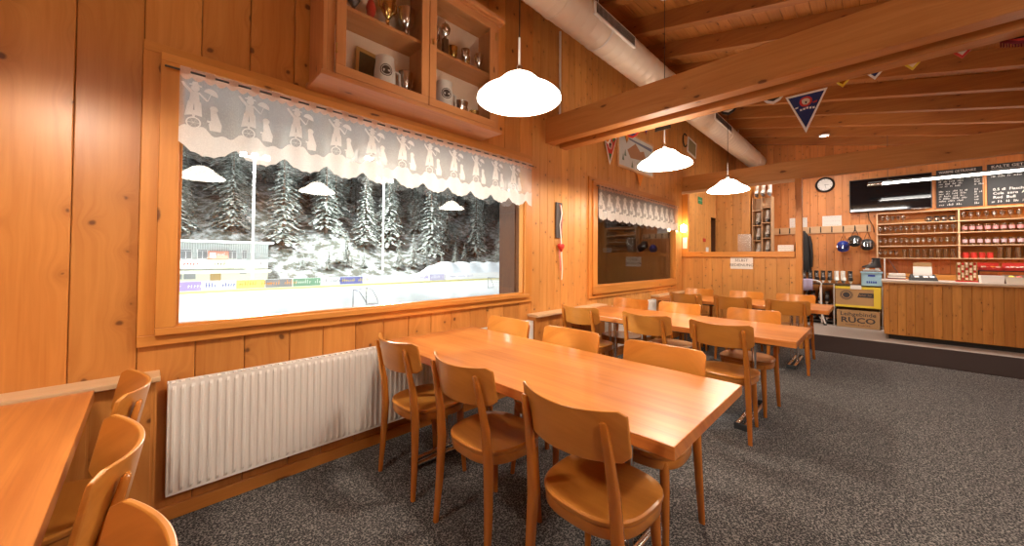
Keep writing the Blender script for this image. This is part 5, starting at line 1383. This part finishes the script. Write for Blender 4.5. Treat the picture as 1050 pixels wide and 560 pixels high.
flood('tall floodlight mast on the near side of the rink, hidden right of the window', 46, 18, 14)

def hedge():
    mb = MB(); n = 40; rg = []
    for i in range(n+1):
        x = 27+26*i/n; h = min(1, i/9)*2.35+.35+.15*math.sin(i*1.3); y = 49+.2*math.sin(i)
        rg.append([(x, y-1.0, ZI), (x, y-1.05, ZI+h*.7), (x, y-.6, ZI+h), (x, y+.6, ZI+h*1.02), (x, y+1.0, ZI+h*.6), (x, y+1.0, ZI)])
    mb.rings(rg); solo(mb, 'snow_covered_hedge', M['snow'], 'long snow covered hedge behind the rink boards at the right of the big window', 'hedge', smooth=True)
hedge()
def conifer(seed, h, kind):
    rnd = random.Random(seed); fo = MB(); lv = int(h*1.7)
    for k in range(lv):
        f = k/lv; z = h*(.10+.88*f); R_ = (h*.155)*(1-f)**.8*rnd.uniform(.8, 1.15)+.25
        nb = max(6, int(13*(1-f)+4))
        for b in range(nb):
            a = 2*PI*(b+rnd.random()*.7)/nb; ca, sa = math.cos(a), math.sin(a); L_ = R_*rnd.uniform(.65, 1.15); dr = rnd.uniform(.25, .55)
            m_ = 5
            for q in range(m_):
                t0, t1 = q/m_, (q+1)/m_; x0 = L_*t0; zc = z - dr*L_*t0**1.6; wq = L_*.30*(1-t0*.75)
                for s in (-1, 1):
                    tip = (x0+wq*.9, s*wq*rnd.uniform(.7, 1.2), zc-rnd.uniform(.05, .35)*wq)
                    p0 = (x0, 0, zc+.03); p1 = (L_*t1, 0, z-dr*L_*t1**1.6+.03); p2 = (x0+wq*.2, s*wq*.6, zc-.12*wq)
                    fo.add([(c[0]*ca-c[1]*sa, c[0]*sa+c[1]*ca, c[2]) for c in (p0, p1, tip, p2)], [(0, 1, 2, 3) if s < 0 else (3, 2, 1, 0)], 0, rnd.random())
    return fo
protos = []
spots = []
rt = random.Random(11)
for row in range(5):
    y = 58.5+row*8
    x = -6+rt.uniform(0, 4)
    while x < y*1.25+6:
        if not (row == 0 and x < XU(268, y)-1): spots.append((x, y+rt.uniform(-2.5, 2.5)))
        elif x < 11: spots.append((x, 61+rt.uniform(-.5, 1)))
        x += rt.uniform(5.0, 6.6)*(1+.08*row)
hs_ = [13, 17, 20, 15]; placed = []
for i, (x, y) in enumerate(spots):
    k = i % 4; sc = rt.uniform(.85, 1.2); rr = hs_[k]*.155*1.15+.25
    for (px_, py_, pr_) in placed:
        sc = min(sc, max(.36, (math.hypot(px_-x, py_-y)*.97-pr_)/rr))
    placed.append((x, y, rr*sc))
    side = 'left' if x/y < .22 else ('middle' if x/y < .62 else 'right'); dep = 'at the foot of the slope' if y < 62 else ('up on the slope' if y < 82 else 'high on the slope')
    lb = 'snowy conifer %s, %s part of the big window' % (dep, side); gp = 'conifers %s, %s' % (dep, side)
    if len(protos) < 4:
        t = thing('snowy_conifer', lb, 'tree', (x, y, hz(x, y)-.3), 0, gp)
        conifer(20+k, hs_[k], 0).build('foliage', M['foliage'], t, fixn=False)
        mb = MB(); mb.tube([(0, 0, 0), (0, 0, hs_[k]*.96)], [.24, .03], 8); mb.build('trunk', M['bark'], t, smooth=True)
        protos.append(t); t.scale = (sc, sc, sc)
    else:
        t = dup(protos[k], (x, y, hz(x, y)-.3), rt.uniform(0, 6.28), lb, gp); t.scale = (sc, sc, sc)

for i in range(14):
    x = 14.5+i*2.6+rt.uniform(-.3, .3); y = 52.4+rt.uniform(-.5, .3); sc = rt.uniform(.22, .34)
    if abs(x-24.8) < 1.6: continue
    t = dup(protos[i % 4], (x, y, hz(x, y)-.15), rt.uniform(0, 6.28), 'small snowy young conifer at the foot of the slope, behind the rink boards', 'young conifers behind the boards'); t.scale = (sc, sc, sc*.9)
